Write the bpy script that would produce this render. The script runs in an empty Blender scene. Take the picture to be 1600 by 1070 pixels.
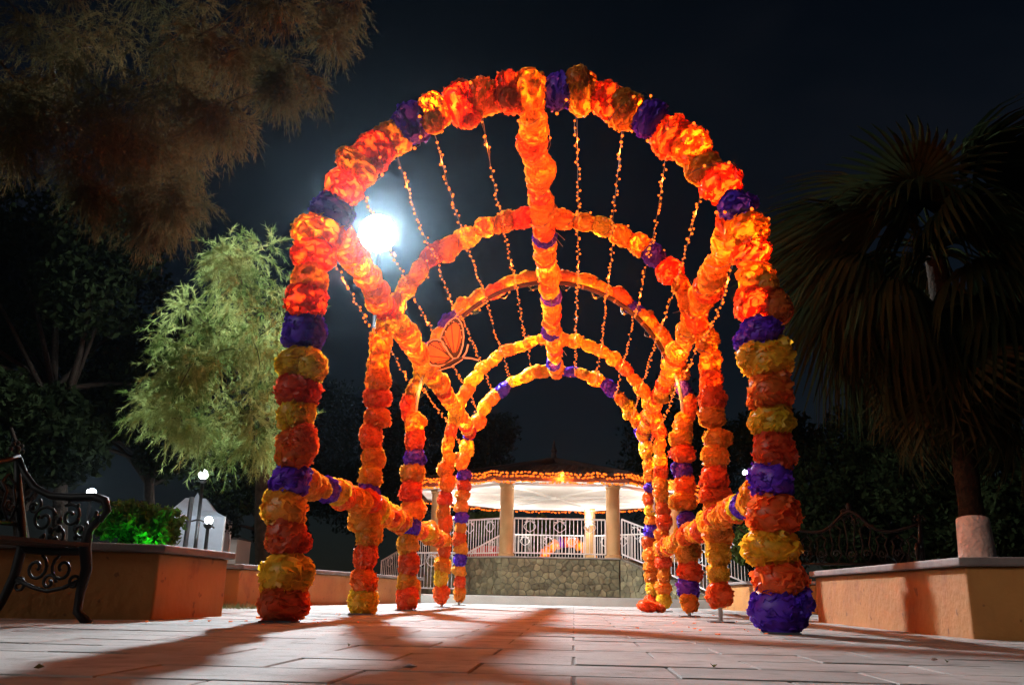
import bpy, math, random
import numpy as np
from mathutils import Vector, Matrix

random.seed(7)
RNG = np.random.default_rng(7)
PI = math.pi
scene = bpy.context.scene
COL = scene.collection

# ------------------------------------------------------------------ camera
FPX, CX, CY, CAM_H = 1392.0, 800.0, 535.0, 0.22
ROLL = math.radians(1.15)
TILT = math.radians(15.717)
FWD = Vector((0, math.cos(TILT), math.sin(TILT)))
_u = Vector((0, -math.sin(TILT), math.cos(TILT)))
_r = Vector((1, 0, 0))
RGT = _r * math.cos(ROLL) + _u * math.sin(ROLL)
UPV = _u * math.cos(ROLL) - _r * math.sin(ROLL)
cam_d = bpy.data.cameras.new("camera")
cam = bpy.data.objects.new("camera", cam_d)
COL.objects.link(cam)
M = Matrix.Identity(4)
for i in range(3):
    M[i][0], M[i][1], M[i][2] = RGT[i], UPV[i], -FWD[i]
M[2][3] = CAM_H
cam.matrix_world = M
cam_d.sensor_width = 36.0
cam_d.lens = FPX / 1600.0 * 36.0
cam_d.clip_start = 0.05
cam_d.clip_end = 2000
scene.camera = cam


def at(px, py, Y):
    """world point on the sight line of a photograph pixel at depth Y"""
    d = FWD + RGT * ((px - CX) / FPX) + UPV * ((CY - py) / FPX)
    return Vector((0, 0, CAM_H)) + d * (Y / d.y)


# ------------------------------------------------------------------ world, added front fill, exposure
SUN_DIR = Vector((0.80, 0.50, -0.40)).normalized()     # the way the light travels
world = bpy.data.worlds.new("World")
scene.world = world
world.use_nodes = True
wn, wl = world.node_tree.nodes, world.node_tree.links
wn.clear()
wout = wn.new("ShaderNodeOutputWorld")
wbg = wn.new("ShaderNodeBackground")
sky = wn.new("ShaderNodeTexSky")
sky.sky_type = 'NISHITA'
sky.sun_disc = False
sky.sun_elevation = math.asin(-SUN_DIR.z)
sky.sun_rotation = math.atan2(-SUN_DIR.x, -SUN_DIR.y)
sky.dust_density = 0.4
sky.ozone_density = 3.0
tc = wn.new("ShaderNodeTexCoord")
mp = wn.new("ShaderNodeMapping")
mp.inputs['Scale'].default_value = (1.0, 1.0, 2.2)
nz = wn.new("ShaderNodeTexNoise")
nz.inputs['Scale'].default_value = 2.6
nz.inputs['Detail'].default_value = 7
nz.inputs['Roughness'].default_value = 0.55
cr = wn.new("ShaderNodeValToRGB")
cr.color_ramp.elements[0].position = 0.46
cr.color_ramp.elements[1].position = 0.78
cr.color_ramp.elements[0].color = (0, 0, 0, 1)
cr.color_ramp.elements[1].color = (0.5, 0.5, 0.5, 1)
mixc = wn.new("ShaderNodeMixRGB")
mixc.inputs['Color2'].default_value = (4.2, 4.6, 6.4, 1)
wl.new(tc.outputs['Generated'], mp.inputs['Vector'])
wl.new(mp.outputs['Vector'], nz.inputs['Vector'])
wl.new(nz.outputs['Fac'], cr.inputs['Fac'])
wl.new(cr.outputs['Color'], mixc.inputs['Fac'])
wl.new(sky.outputs['Color'], mixc.inputs['Color1'])
wl.new(mixc.outputs['Color'], wbg.inputs['Color'])
wbg.inputs['Strength'].default_value = 0.0016
wl.new(wbg.outputs['Background'], wout.inputs['Surface'])

sun_d = bpy.data.lights.new("front_fill", 'SUN')  # soft fill added in place of street light from behind the camera
sun_d.energy = 0.58
sun_d.angle = math.radians(14)
sun_d.color = (1.0, 0.95, 0.88)
sun = bpy.data.objects.new("front_fill", sun_d)
COL.objects.link(sun)
sun.location = (-20, -20, 20)
sun.rotation_euler = SUN_DIR.to_track_quat('-Z', 'Y').to_euler()

scene.view_settings.view_transform = 'Standard'
scene.view_settings.look = 'None'
scene.view_settings.gamma = 1.0
scene.view_settings.exposure = 0.2
scene.view_settings.use_curve_mapping = False
cy = scene.cycles
cy.use_denoising = True
cy.use_light_tree = True
cy.max_bounces = 6
cy.volume_bounces = 0
cy.light_sampling_threshold = 0.03
cy.use_adaptive_sampling = True
cy.adaptive_threshold = 0.1
cy.diffuse_bounces = 4
cy.glossy_bounces = 2
cy.transmission_bounces = 6
cy.transparent_max_bounces = 6
cy.sample_clamp_indirect = 20.0
cy.sample_clamp_direct = 0.0

LAMP_POS = at(590, 365, 17.7)
LAMP_STRENGTH = 8600.0
LED_POWER = 1.0          # scale on every string-light lamp


# ------------------------------------------------------------------ materials
def new_mat(name):
    m = bpy.data.materials.new(name)
    m.use_nodes = True
    n, l = m.node_tree.nodes, m.node_tree.links
    n.clear()
    return m, n, l, n.new("ShaderNodeOutputMaterial")


def ramp_mix(n, l, fac, c1, c2, p0=0.35, p1=0.65):
    r = n.new("ShaderNodeValToRGB")
    r.color_ramp.elements[0].position = p0
    r.color_ramp.elements[1].position = p1
    r.color_ramp.elements[0].color = (*c1, 1)
    r.color_ramp.elements[1].color = (*c2, 1)
    l.new(fac, r.inputs['Fac'])
    return r.outputs['Color']


def mat_basic(name, c1, c2=None, scale=6.0, rough=0.7, metal=0.0, bump=0.0, bscale=None, spec=0.5, detail=5, vary=0.0):
    m, n, l, o = new_mat(name)
    b = n.new("ShaderNodeBsdfPrincipled")
    b.inputs['Roughness'].default_value = rough
    b.inputs['Metallic'].default_value = metal
    b.inputs['Specular IOR Level'].default_value = spec
    t = n.new("ShaderNodeTexCoord")
    z = n.new("ShaderNodeTexNoise")
    z.inputs['Scale'].default_value = scale
    z.inputs['Detail'].default_value = detail
    l.new(t.outputs['Object'], z.inputs['Vector'])
    c = ramp_mix(n, l, z.outputs['Fac'], c1, c2 or tuple(x * 0.75 for x in c1))
    if vary > 0:
        oi = n.new("ShaderNodeObjectInfo")
        hs = n.new("ShaderNodeHueSaturation")
        mr = n.new("ShaderNodeMapRange")
        mr.inputs['To Min'].default_value = 1 - vary
        mr.inputs['To Max'].default_value = 1 + vary
        l.new(oi.outputs['Random'], mr.inputs['Value'])
        l.new(mr.outputs['Result'], hs.inputs['Value'])
        l.new(c, hs.inputs['Color'])
        c = hs.outputs['Color']
    l.new(c, b.inputs['Base Color'])
    if bump > 0:
        z2 = n.new("ShaderNodeTexNoise")
        z2.inputs['Scale'].default_value = bscale or scale * 6
        z2.inputs['Detail'].default_value = 6
        l.new(t.outputs['Object'], z2.inputs['Vector'])
        bp = n.new("ShaderNodeBump")
        bp.inputs['Strength'].default_value = bump
        bp.inputs['Distance'].default_value = 0.02
        l.new(z2.outputs['Fac'], bp.inputs['Height'])
        l.new(bp.outputs['Normal'], b.inputs['Normal'])
    l.new(b.outputs['BSDF'], o.inputs['Surface'])
    return m


def mat_paper(name, col, trans=0.52):
    """thin tissue paper: diffuse front, light coming through from behind"""
    m, n, l, o = new_mat(name)
    oi = n.new("ShaderNodeObjectInfo")
    mr = n.new("ShaderNodeMapRange")
    mr.inputs['To Min'].default_value = 0.82
    mr.inputs['To Max'].default_value = 1.12
    hs = n.new("ShaderNodeHueSaturation")
    mh = n.new("ShaderNodeMapRange")
    mh.inputs['To Min'].default_value = 0.488
    mh.inputs['To Max'].default_value = 0.512
    wn_ = n.new("ShaderNodeMath")
    wn_.operation = 'FRACT'
    ml = n.new("ShaderNodeMath")
    ml.operation = 'MULTIPLY'
    ml.inputs[1].default_value = 17.31
    l.new(oi.outputs['Random'], ml.inputs[0])
    l.new(ml.outputs[0], wn_.inputs[0])
    l.new(oi.outputs['Random'], mr.inputs['Value'])
    l.new(wn_.outputs[0], mh.inputs['Value'])
    l.new(mr.outputs['Result'], hs.inputs['Value'])
    l.new(mh.outputs['Result'], hs.inputs['Hue'])
    t = n.new("ShaderNodeTexCoord")
    z = n.new("ShaderNodeTexNoise")
    z.inputs['Scale'].default_value = 5.0
    z.inputs['Detail'].default_value = 4
    l.new(t.outputs['Object'], z.inputs['Vector'])
    c = ramp_mix(n, l, z.outputs['Fac'], tuple(min(1, x * 0.86) for x in col), tuple(min(1, x * 1.08) for x in col))
    l.new(c, hs.inputs['Color'])
    z2 = n.new("ShaderNodeTexNoise")
    z2.inputs['Scale'].default_value = 9.0
    z2.inputs['Detail'].default_value = 5
    z2.inputs['Distortion'].default_value = 1.2
    l.new(t.outputs['Object'], z2.inputs['Vector'])
    bp = n.new("ShaderNodeBump")
    bp.inputs['Strength'].default_value = 0.1
    bp.inputs['Distance'].default_value = 0.03
    l.new(z2.outputs['Fac'], bp.inputs['Height'])
    d = n.new("ShaderNodeBsdfDiffuse")
    tr = n.new("ShaderNodeBsdfTranslucent")
    l.new(hs.outputs['Color'], d.inputs['Color'])
    l.new(hs.outputs['Color'], tr.inputs['Color'])
    l.new(bp.outputs['Normal'], d.inputs['Normal'])
    mx = n.new("ShaderNodeMixShader")
    mx.inputs['Fac'].default_value = trans
    l.new(d.outputs['BSDF'], mx.inputs[1])
    l.new(tr.outputs['BSDF'], mx.inputs[2])
    g = n.new("ShaderNodeBsdfGlossy")
    g.inputs['Roughness'].default_value = 0.45
    g.inputs['Color'].default_value = (1, 1, 1, 1)
    mx2 = n.new("ShaderNodeMixShader")
    mx2.inputs['Fac'].default_value = 0.03
    l.new(mx.outputs['Shader'], mx2.inputs[1])
    l.new(g.outputs['BSDF'], mx2.inputs[2])
    l.new(mx2.outputs['Shader'], o.inputs['Surface'])
    return m


def mat_leaf(name, c1, c2, trans=0.35, scale=1.5):
    m, n, l, o = new_mat(name)
    t = n.new("ShaderNodeTexCoord")
    z = n.new("ShaderNodeTexNoise")
    z.inputs['Scale'].default_value = scale
    z.inputs['Detail'].default_value = 4
    l.new(t.outputs['Object'], z.inputs['Vector'])
    c = ramp_mix(n, l, z.outputs['Fac'], c1, c2, 0.4, 0.6)
    d = n.new("ShaderNodeBsdfDiffuse")
    tr = n.new("ShaderNodeBsdfTranslucent")
    l.new(c, d.inputs['Color'])
    l.new(c, tr.inputs['Color'])
    mx = n.new("ShaderNodeMixShader")
    mx.inputs['Fac'].default_value = trans
    l.new(d.outputs['BSDF'], mx.inputs[1])
    l.new(tr.outputs['BSDF'], mx.inputs[2])
    l.new(mx.outputs['Shader'], o.inputs['Surface'])
    return m


def mat_emit(name, col, strength, sample=True):
    m, n, l, o = new_mat(name)
    e = n.new("ShaderNodeEmission")
    e.inputs['Color'].default_value = (*col, 1)
    e.inputs['Strength'].default_value = strength
    l.new(e.outputs['Emission'], o.inputs['Surface'])
    if not sample:
        m.cycles.emission_sampling = 'NONE'
    return m


MT = {}
MT['orange'] = mat_paper('tissue_orange', (0.95, 0.38, 0.03))
MT['yellow'] = mat_paper('tissue_yellow', (0.92, 0.58, 0.03))
MT['red'] = mat_paper('tissue_red_orange', (0.95, 0.165, 0.028))
MT['purple'] = mat_paper('tissue_purple', (0.115, 0.026, 0.56), 0.10)
MT['pipe'] = mat_basic('white_plastic_pipe', (0.62, 0.60, 0.56), (0.45, 0.43, 0.40), rough=0.5)
MT['brown_pipe'] = mat_basic('brown_taped_pipe', (0.10, 0.035, 0.012), (0.06, 0.02, 0.01), rough=0.6)
MT['tape'] = mat_basic('pale_tape', (0.45, 0.2, 0.08), rough=0.5)
MT['wire'] = mat_basic('dull_cable', (0.16, 0.13, 0.12), (0.10, 0.08, 0.07), rough=0.5)
MT['bulb'] = mat_emit('amber_led', (1.0, 0.14, 0.010), 2.4, False)
MT['lamp'] = mat_emit('street_lamp_white', (0.84, 0.95, 1.0), LAMP_STRENGTH)
MT['lamp_small'] = mat_emit('park_lamp_white', (0.85, 0.96, 1.0), 200.0)
MT['dark_metal'] = mat_basic('dark_painted_metal', (0.010, 0.010, 0.011), (0.016, 0.015, 0.014), rough=0.6, metal=0.0)
MT['iron'] = mat_basic('black_cast_iron', (0.006, 0.006, 0.007), (0.012, 0.010, 0.010), rough=0.5, metal=0.0, spec=0.22)
MT['ochre'] = mat_basic('ochre_painted_plaster', (0.58, 0.34, 0.10), (0.50, 0.27, 0.075), scale=2.2, rough=0.75, bump=0.25, bscale=14)


def plaster_material():
    m, n, l, o = new_mat('ochre_painted_plaster')
    b = n.new("ShaderNodeBsdfPrincipled")
    b.inputs['Roughness'].default_value = 0.8
    t = n.new("ShaderNodeTexCoord")
    z = n.new("ShaderNodeTexNoise")
    z.inputs['Scale'].default_value = 2.0
    z.inputs['Detail'].default_value = 7
    l.new(t.outputs['Object'], z.inputs['Vector'])
    c = ramp_mix(n, l, z.outputs['Fac'], (0.36, 0.145, 0.028), (0.29, 0.112, 0.022))
    mp_ = n.new("ShaderNodeMapping")
    mp_.inputs['Scale'].default_value = (7, 7, 0.9)
    l.new(t.outputs['Object'], mp_.inputs['Vector'])
    for vec, sc, p0, p1, col in ((mp_.outputs['Vector'], 1.3, 0.56, 0.74, (0.90, 0.86, 0.82)), (t.outputs['Object'], 9.0, 0.66, 0.68, (0.55, 0.5, 0.48)), (t.outputs['Object'], 3.1, 0.60, 0.66, (0.8, 0.74, 0.7))):
        zz = n.new("ShaderNodeTexNoise")
        zz.inputs['Scale'].default_value = sc
        zz.inputs['Detail'].default_value = 6
        l.new(vec, zz.inputs['Vector'])
        k = ramp_mix(n, l, zz.outputs['Fac'], (1, 1, 1), col, p0, p1)
        mm = n.new("ShaderNodeMixRGB")
        mm.blend_type = 'MULTIPLY'
        mm.inputs['Fac'].default_value = 1.0
        l.new(c, mm.inputs['Color1'])
        l.new(k, mm.inputs['Color2'])
        c = mm.outputs['Color']
    l.new(c, b.inputs['Base Color'])
    z2 = n.new("ShaderNodeTexNoise")
    z2.inputs['Scale'].default_value = 16
    z2.inputs['Detail'].default_value = 8
    l.new(t.outputs['Object'], z2.inputs['Vector'])
    bp = n.new("ShaderNodeBump")
    bp.inputs['Strength'].default_value = 0.5
    bp.inputs['Distance'].default_value = 0.02
    l.new(z2.outputs['Fac'], bp.inputs['Height'])
    l.new(bp.outputs['Normal'], b.inputs['Normal'])
    l.new(b.outputs['BSDF'], o.inputs['Surface'])
    return m


MT['ochre'] = plaster_material()
MT['coping'] = mat_basic('grey_concrete_coping', (0.17, 0.135, 0.12), (0.11, 0.085, 0.08), scale=5, rough=0.7, bump=0.3, bscale=60)
MT['soil'] = mat_basic('dark_soil', (0.035, 0.026, 0.018), (0.02, 0.015, 0.01), scale=12, rough=0.95, bump=0.8)
MT['mortar'] = mat_basic('paving_joint', (0.17, 0.158, 0.145), (0.11, 0.10, 0.09), scale=9, rough=0.95, bump=0.5)
MT['ground'] = mat_basic('dark_park_ground', (0.05, 0.045, 0.03), (0.03, 0.03, 0.018), scale=1.5, rough=0.95, bump=0.6)
MT['concrete'] = mat_basic('pale_concrete', (0.40, 0.385, 0.34), (0.31, 0.30, 0.265), scale=1.5, rough=0.8, bump=0.2, bscale=40)
MT['white_paint'] = mat_basic('white_painted_metal', (0.72, 0.72, 0.72), (0.6, 0.6, 0.6), rough=0.4)
MT['white_plaster'] = mat_basic('white_ceiling_paint', (0.80, 0.79, 0.77), (0.76, 0.75, 0.73), scale=2, rough=0.8)
MT['cream'] = mat_basic('cream_column_paint', (0.52, 0.33, 0.14), (0.45, 0.28, 0.11), scale=3, rough=0.6)
MT['rooftile'] = mat_basic('brown_roof_tile', (0.028, 0.013, 0.009), (0.014, 0.007, 0.005), scale=8, rough=0.75, bump=0.4, vary=0.2)
MT['fascia'] = mat_basic('red_brown_eave_board', (0.22, 0.085, 0.04), (0.15, 0.055, 0.03), scale=6, rough=0.7)
MT['bark'] = mat_basic('grey_brown_bark', (0.05, 0.036, 0.025), (0.025, 0.018, 0.013), scale=14, rough=0.95, bump=1.0, bscale=30, spec=0.05)
MT['dark_bark'] = mat_basic('dark_bark', (0.022, 0.016, 0.012), (0.012, 0.009, 0.007), scale=14, rough=0.95, bump=1.0, bscale=30, spec=0.05)
MT['palm_bark'] = mat_basic('brown_palm_bark', (0.028, 0.018, 0.011), (0.014, 0.009, 0.006), scale=14, rough=0.95, bump=1.0, bscale=30, spec=0.05)
MT['whitewash'] = mat_basic('whitewashed_bark', (0.70, 0.68, 0.64), (0.5, 0.47, 0.43), scale=12, rough=0.9, bump=1.0, bscale=30)
MT['palm_frond'] = mat_leaf('palm_frond_dry_green', (0.009, 0.014, 0.006), (0.015, 0.018, 0.007), 0.2)
MT['palm_dead'] = mat_leaf('palm_frond_straw', (0.045, 0.044, 0.02), (0.02, 0.02, 0.009), 0.15)
MT['feather'] = mat_leaf('feathery_amber_lit_green', (0.048, 0.044, 0.019), (0.09, 0.06, 0.024), 0.4)  # warm brown in the leaf colour stands for amber light from the arches
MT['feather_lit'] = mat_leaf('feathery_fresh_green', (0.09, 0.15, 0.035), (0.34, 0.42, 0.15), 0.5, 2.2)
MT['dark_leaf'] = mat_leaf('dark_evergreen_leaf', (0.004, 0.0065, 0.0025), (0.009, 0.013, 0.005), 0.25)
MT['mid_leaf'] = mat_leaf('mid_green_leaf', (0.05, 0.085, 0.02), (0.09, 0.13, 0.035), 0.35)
MT['bush_leaf'] = mat_leaf('bright_bush_leaf', (0.06, 0.13, 0.03), (0.09, 0.17, 0.04), 0.35, 6)
MT['dry_grass'] = mat_leaf('dry_grass_blade', (0.16, 0.13, 0.05), (0.10, 0.10, 0.04), 0.3, 8)
MT['tent'] = mat_basic('pale_tent_cloth', (0.45, 0.52, 0.60), (0.40, 0.46, 0.54), rough=0.8)
MT['red_cloth'] = mat_basic('red_cloth', (0.62, 0.04, 0.03), (0.5, 0.03, 0.03), rough=0.8)
MT['wing'] = mat_basic('orange_wing_board', (0.86, 0.20, 0.04), (0.78, 0.15, 0.03), scale=8, rough=0.5)
MT['black'] = mat_basic('black_board_paint', (0.02, 0.008, 0.008), rough=0.5)
MT['rim'] = mat_basic('pale_board_edge', (0.75, 0.55, 0.50), rough=0.5)
MT['steel'] = mat_basic('grey_steel_plate', (0.25, 0.25, 0.26), (0.15, 0.15, 0.16), rough=0.45, metal=0.7)


def slab_material():
    m, n, l, o = new_mat('stamped_concrete_slab')
    b = n.new("ShaderNodeBsdfPrincipled")
    g = n.new("ShaderNodeNewGeometry")
    z = n.new("ShaderNodeTexNoise")
    z.inputs['Scale'].default_value = 1.6
    z.inputs['Detail'].default_value = 8
    z.inputs['Roughness'].default_value = 0.65
    l.new(g.outputs['Position'], z.inputs['Vector'])
    c = ramp_mix(n, l, z.outputs['Fac'], (0.17, 0.158, 0.145), (0.36, 0.34, 0.318), 0.3, 0.7)
    oi = n.new("ShaderNodeObjectInfo")
    mr = n.new("ShaderNodeMapRange")
    mr.inputs['To Min'].default_value = 0.8
    mr.inputs['To Max'].default_value = 1.14
    l.new(oi.outputs['Random'], mr.inputs['Value'])
    hs = n.new("ShaderNodeHueSaturation")
    l.new(mr.outputs['Result'], hs.inputs['Value'])
    l.new(c, hs.inputs['Color'])
    # small dark stains
    z3 = n.new("ShaderNodeTexNoise")
    z3.inputs['Scale'].default_value = 7.0
    z3.inputs['Detail'].default_value = 3
    l.new(g.outputs['Position'], z3.inputs['Vector'])
    st = n.new("ShaderNodeValToRGB")
    st.color_ramp.elements[0].position = 0.55
    st.color_ramp.elements[1].position = 0.70
    st.color_ramp.elements[0].color = (1, 1, 1, 1)
    st.color_ramp.elements[1].color = (0.62, 0.58, 0.55, 1)
    l.new(z3.outputs['Fac'], st.inputs['Fac'])
    mm = n.new("ShaderNodeMixRGB")
    mm.blend_type = 'MULTIPLY'
    mm.inputs['Fac'].default_value = 1.0
    l.new(hs.outputs['Color'], mm.inputs['Color1'])
    l.new(st.outputs['Color'], mm.inputs['Color2'])
    l.new(mm.outputs['Color'], b.inputs['Base Color'])
    b.inputs['Roughness'].default_value = 0.8
    z2 = n.new("ShaderNodeTexNoise")
    z2.inputs['Scale'].default_value = 38
    z2.inputs['Detail'].default_value = 8
    l.new(g.outputs['Position'], z2.inputs['Vector'])
    bp = n.new("ShaderNodeBump")
    bp.inputs['Strength'].default_value = 0.35
    bp.inputs['Distance'].default_value = 0.01
    l.new(z2.outputs['Fac'], bp.inputs['Height'])
    l.new(bp.outputs['Normal'], b.inputs['Normal'])
    l.new(b.outputs['BSDF'], o.inputs['Surface'])
    return m


MT['slab'] = slab_material()
MT['stone'] = mat_basic('olive_flagstone', (0.25, 0.23, 0.13), (0.155, 0.145, 0.088), scale=5, rough=0.85, bump=0.6, bscale=25, vary=0.32)
MT['stone_joint'] = mat_basic('stone_joint_mortar', (0.16, 0.15, 0.115), (0.11, 0.10, 0.08), scale=12, rough=0.95)


# ------------------------------------------------------------------ mesh helpers
def mesh_np(name, V, F, smooth=False):
    """triangles or quads given as arrays"""
    V = np.asarray(V, dtype=np.float32).reshape(-1, 3)
    F = np.asarray(F, dtype=np.int32)
    k = F.shape[1]
    me = bpy.data.meshes.new(name)
    me.vertices.add(len(V))
    me.vertices.foreach_set('co', V.ravel())
    me.loops.add(F.size)
    me.loops.foreach_set('vertex_index', F.ravel())
    me.polygons.add(len(F))
    me.polygons.foreach_set('loop_start', np.arange(0, F.size, k, dtype=np.int32))
    me.polygons.foreach_set('loop_total', np.full(len(F), k, dtype=np.int32))
    if smooth:
        me.polygons.foreach_set('use_smooth', np.ones(len(F), dtype=bool))
    me.update(calc_edges=True)
    me.validate()
    return me


def link(name, me, mat, parent=None, loc=None, rot=None, scale=None):
    o = bpy.data.objects.new(name, me)
    COL.objects.link(o)
    if mat is not None and me is not None and len(me.materials) == 0:
        me.materials.append(mat)
    if parent is not None:
        o.parent = parent
    if loc is not None:
        o.location = loc
    if rot is not None:
        o.rotation_euler = rot
    if scale is not None:
        o.scale = scale
    return o


def tag(o, label=None, cat=None, group=None, kind=None):
    if label:
        o['label'] = label
    if cat:
        o['category'] = cat
    if group:
        o['group'] = group
    if kind:
        o['kind'] = kind
    return o


def thing(name, label, cat, loc=(0, 0, 0), rz=0.0, group=None):
    o = bpy.data.objects.new(name, None)
    COL.objects.link(o)
    o.empty_display_size = 0.2
    o.location = loc
    o.rotation_euler = (0, 0, rz)
    return tag(o, label, cat, group)


class MB:
    def __init__(s):
        s.v, s.f, s.sm = [], [], False

    def add(s, vs, fs):
        b = len(s.v)
        s.v += [tuple(x) for x in vs]
        s.f += [tuple(i + b for i in q) for q in fs]
        return s

    def box(s, c, d, rz=0.0):
        cx, cy_, cz = c
        hx, hy, hz = d[0] / 2, d[1] / 2, d[2] / 2
        ca, sa = math.cos(rz), math.sin(rz)
        vs = []
        for z in (-hz, hz):
            for x, y in ((-hx, -hy), (hx, -hy), (hx, hy), (-hx, hy)):
                vs.append((cx + x * ca - y * sa, cy_ + x * sa + y * ca, cz + z))
        return s.add(vs, [(3, 2, 1, 0), (4, 5, 6, 7), (0, 1, 5, 4), (1, 2, 6, 5), (2, 3, 7, 6), (3, 0, 4, 7)])

    def prism(s, poly, z0, z1):
        n = len(poly)
        vs = [(x, y, z0) for x, y in poly] + [(x, y, z1) for x, y in poly]
        fs = [tuple(range(n - 1, -1, -1)), tuple(range(n, 2 * n))]
        fs += [(i, (i + 1) % n, n + (i + 1) % n, n + i) for i in range(n)]
        return s.add(vs, fs)

    def tube(s, pts, r, n=8, cap=True):
        pts = [Vector(p) for p in pts]
        rs = r if isinstance(r, (list, tuple)) else [r] * len(pts)
        up = Vector((0, 0, 1))
        b = len(s.v)
        prev = None
        for i, p in enumerate(pts):
            t = (pts[min(i + 1, len(pts) - 1)] - pts[max(i - 1, 0)])
            if t.length < 1e-9:
                t = Vector((0, 0, 1))
            t.normalize()
            if prev is None:
                a = up if abs(t.z) < 0.9 else Vector((1, 0, 0))
                u = t.cross(a).normalized()
            else:
                u = prev - t * prev.dot(t)
                u = u.normalized() if u.length > 1e-6 else t.orthogonal().normalized()
            prev = u
            w = t.cross(u)
            for k in range(n):
                a = 2 * PI * k / n
                q = p + (u * math.cos(a) + w * math.sin(a)) * rs[i]
                s.v.append(tuple(q))
        for i in range(len(pts) - 1):
            for k in range(n):
                s.f.append((b + i * n + k, b + i * n + (k + 1) % n, b + (i + 1) * n + (k + 1) % n, b + (i + 1) * n + k))
        if cap:
            s.f.append(tuple(b + k for k in range(n - 1, -1, -1)))
            e = b + (len(pts) - 1) * n
            s.f.append(tuple(e + k for k in range(n)))
        return s

    def lathe(s, prof, c=(0, 0, 0), n=16):
        b = len(s.v)
        for r, z in prof:
            for k in range(n):
                a = 2 * PI * k / n
                s.v.append((c[0] + r * math.cos(a), c[1] + r * math.sin(a), c[2] + z))
        for i in range(len(prof) - 1):
            for k in range(n):
                s.f.append((b + i * n + k, b + i * n + (k + 1) % n, b + (i + 1) * n + (k + 1) % n, b + (i + 1) * n + k))
        s.f.append(tuple(b + k for k in range(n - 1, -1, -1)))
        e = b + (len(prof) - 1) * n
        s.f.append(tuple(e + k for k in range(n)))
        return s

    def ball(s, c, r, n=10, m=7, sz=1.0):
        prof = [(max(1e-4, r * math.sin(PI * i / m)), -r * sz * math.cos(PI * i / m)) for i in range(m + 1)]
        return s.lathe(prof, c, n)

    def mesh(s, name, smooth=False):
        me = bpy.data.meshes.new(name)
        me.from_pydata(s.v, [], s.f)
        if smooth:
            me.polygons.foreach_set('use_smooth', [True] * len(me.polygons))
        me.update()
        return me

    def build(s, name, mat, parent=None, smooth=False, **kw):
        return link(name, s.mesh(name, smooth), mat, parent, **kw)


def vnoise(P, seed=0, octaves=3):
    """cheap smooth pseudo-noise for arrays of points"""
    rg = np.random.default_rng(seed)
    out = np.zeros(len(P))
    amp, fr = 1.0, 1.0
    for _ in range(octaves):
        for _ in range(3):
            k = rg.normal(size=3) * 2.2 * fr
            out += amp * np.sin(P @ k + rg.uniform(0, 6.28)) / 3
        amp *= 0.55
        fr *= 2.1
    return out


# ================================================================== SETTING
AX = math.atan(0.0721)                       # heading of the tunnel
AXD = Vector((math.sin(AX), math.cos(AX), 0))
AXN = Vector((math.cos(AX), -math.sin(AX), 0))


def axis_point(Y):
    return Vector((0.127 + 0.0721 * (Y - 6.28), Y, 0))


g = MB().add([(-400, -60, -0.05), (400, -60, -0.05), (400, 700, -0.05), (-400, 700, -0.05)], [(0, 1, 2, 3)]).build('ground', MT['ground'])
tag(g, kind='structure')

pave = MB().add([(-14, -6, -0.005), (14, -6, -0.005), (14, 19.6, -0.005), (-14, 19.6, -0.005)], [(0, 1, 2, 3)]).build('plaza_pavement', MT['mortar'])
tag(pave, kind='structure')


def slab_mesh(name, w, d):
    t, b = 0.0, 0.012
    hw, hd = w / 2, d / 2
    V = []
    for z, i in ((-0.02, 0.0), (t - 0.004, 0.0), (t, 0.004)):
        V += [(-hw + i, -hd + i, z), (hw - i, -hd + i, z), (hw - i, hd - i, z), (-hw + i, hd - i, z)]
    Fc = []
    for k in range(2):
        for j in range(4):
            Fc.append((k * 4 + j, k * 4 + (j + 1) % 4, k * 4 + 4 + (j + 1) % 4, k * 4 + 4 + j))
    Fc.append((8, 9, 10, 11))
    return V, Fc


SW, SD = 0.60, 0.40
rows = []
for j in range(-2, 52):
    for i in range(-22, 23):
        u = (i + (0.5 if j % 2 else 0.0)) * SW
        v = j * SD - 0.3
        p = AXN * u + AXD * v
        if not (-10.5 < p.x < 10.5 and -0.8 < p.y < 19.3):
            continue
        rows.append((p.x, p.y, u, v))
# nearest in-view slabs are pieces of their own
inview = [r for r in rows if r[1] > 1.6 and abs(r[0]) < 0.62 * r[1] + 0.5]
inview.sort(key=lambda r: r[1])
own = set(id(r) for r in inview[:300])
sv, sf = slab_mesh('s', SW - 0.007, SD - 0.007)
me_slab = bpy.data.meshes.new('paving_slab')
me_slab.from_pydata(sv, [], sf)
me_slab.materials.append(MT['slab'])
far = MB()
for r in rows:
    dz = random.uniform(-0.0022, 0.0015)
    tilt = (random.uniform(-0.004, 0.004), random.uniform(-0.003, 0.003))
    if id(r) in own:
        link('paving_slab', me_slab, None, pave, loc=(r[0], r[1], dz), rot=(tilt[0], tilt[1], -AX + random.uniform(-0.004, 0.004)))
    else:
        ca, sa = math.cos(-AX), math.sin(-AX)
        far.add([(r[0] + x * ca - y * sa, r[1] + x * sa + y * ca, z + dz) for x, y, z in sv], sf)
fo = far.build('far_paving_slabs', MT['slab'], pave)
tag(fo, kind='stuff')

apron = MB()
apron.prism([(-16, 19.62), (18, 19.62), (18, 48), (-16, 48)], -0.04, 0.165)
ap = apron.build('concrete_pavement', MT['concrete'])
tag(ap, kind='structure')


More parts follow.
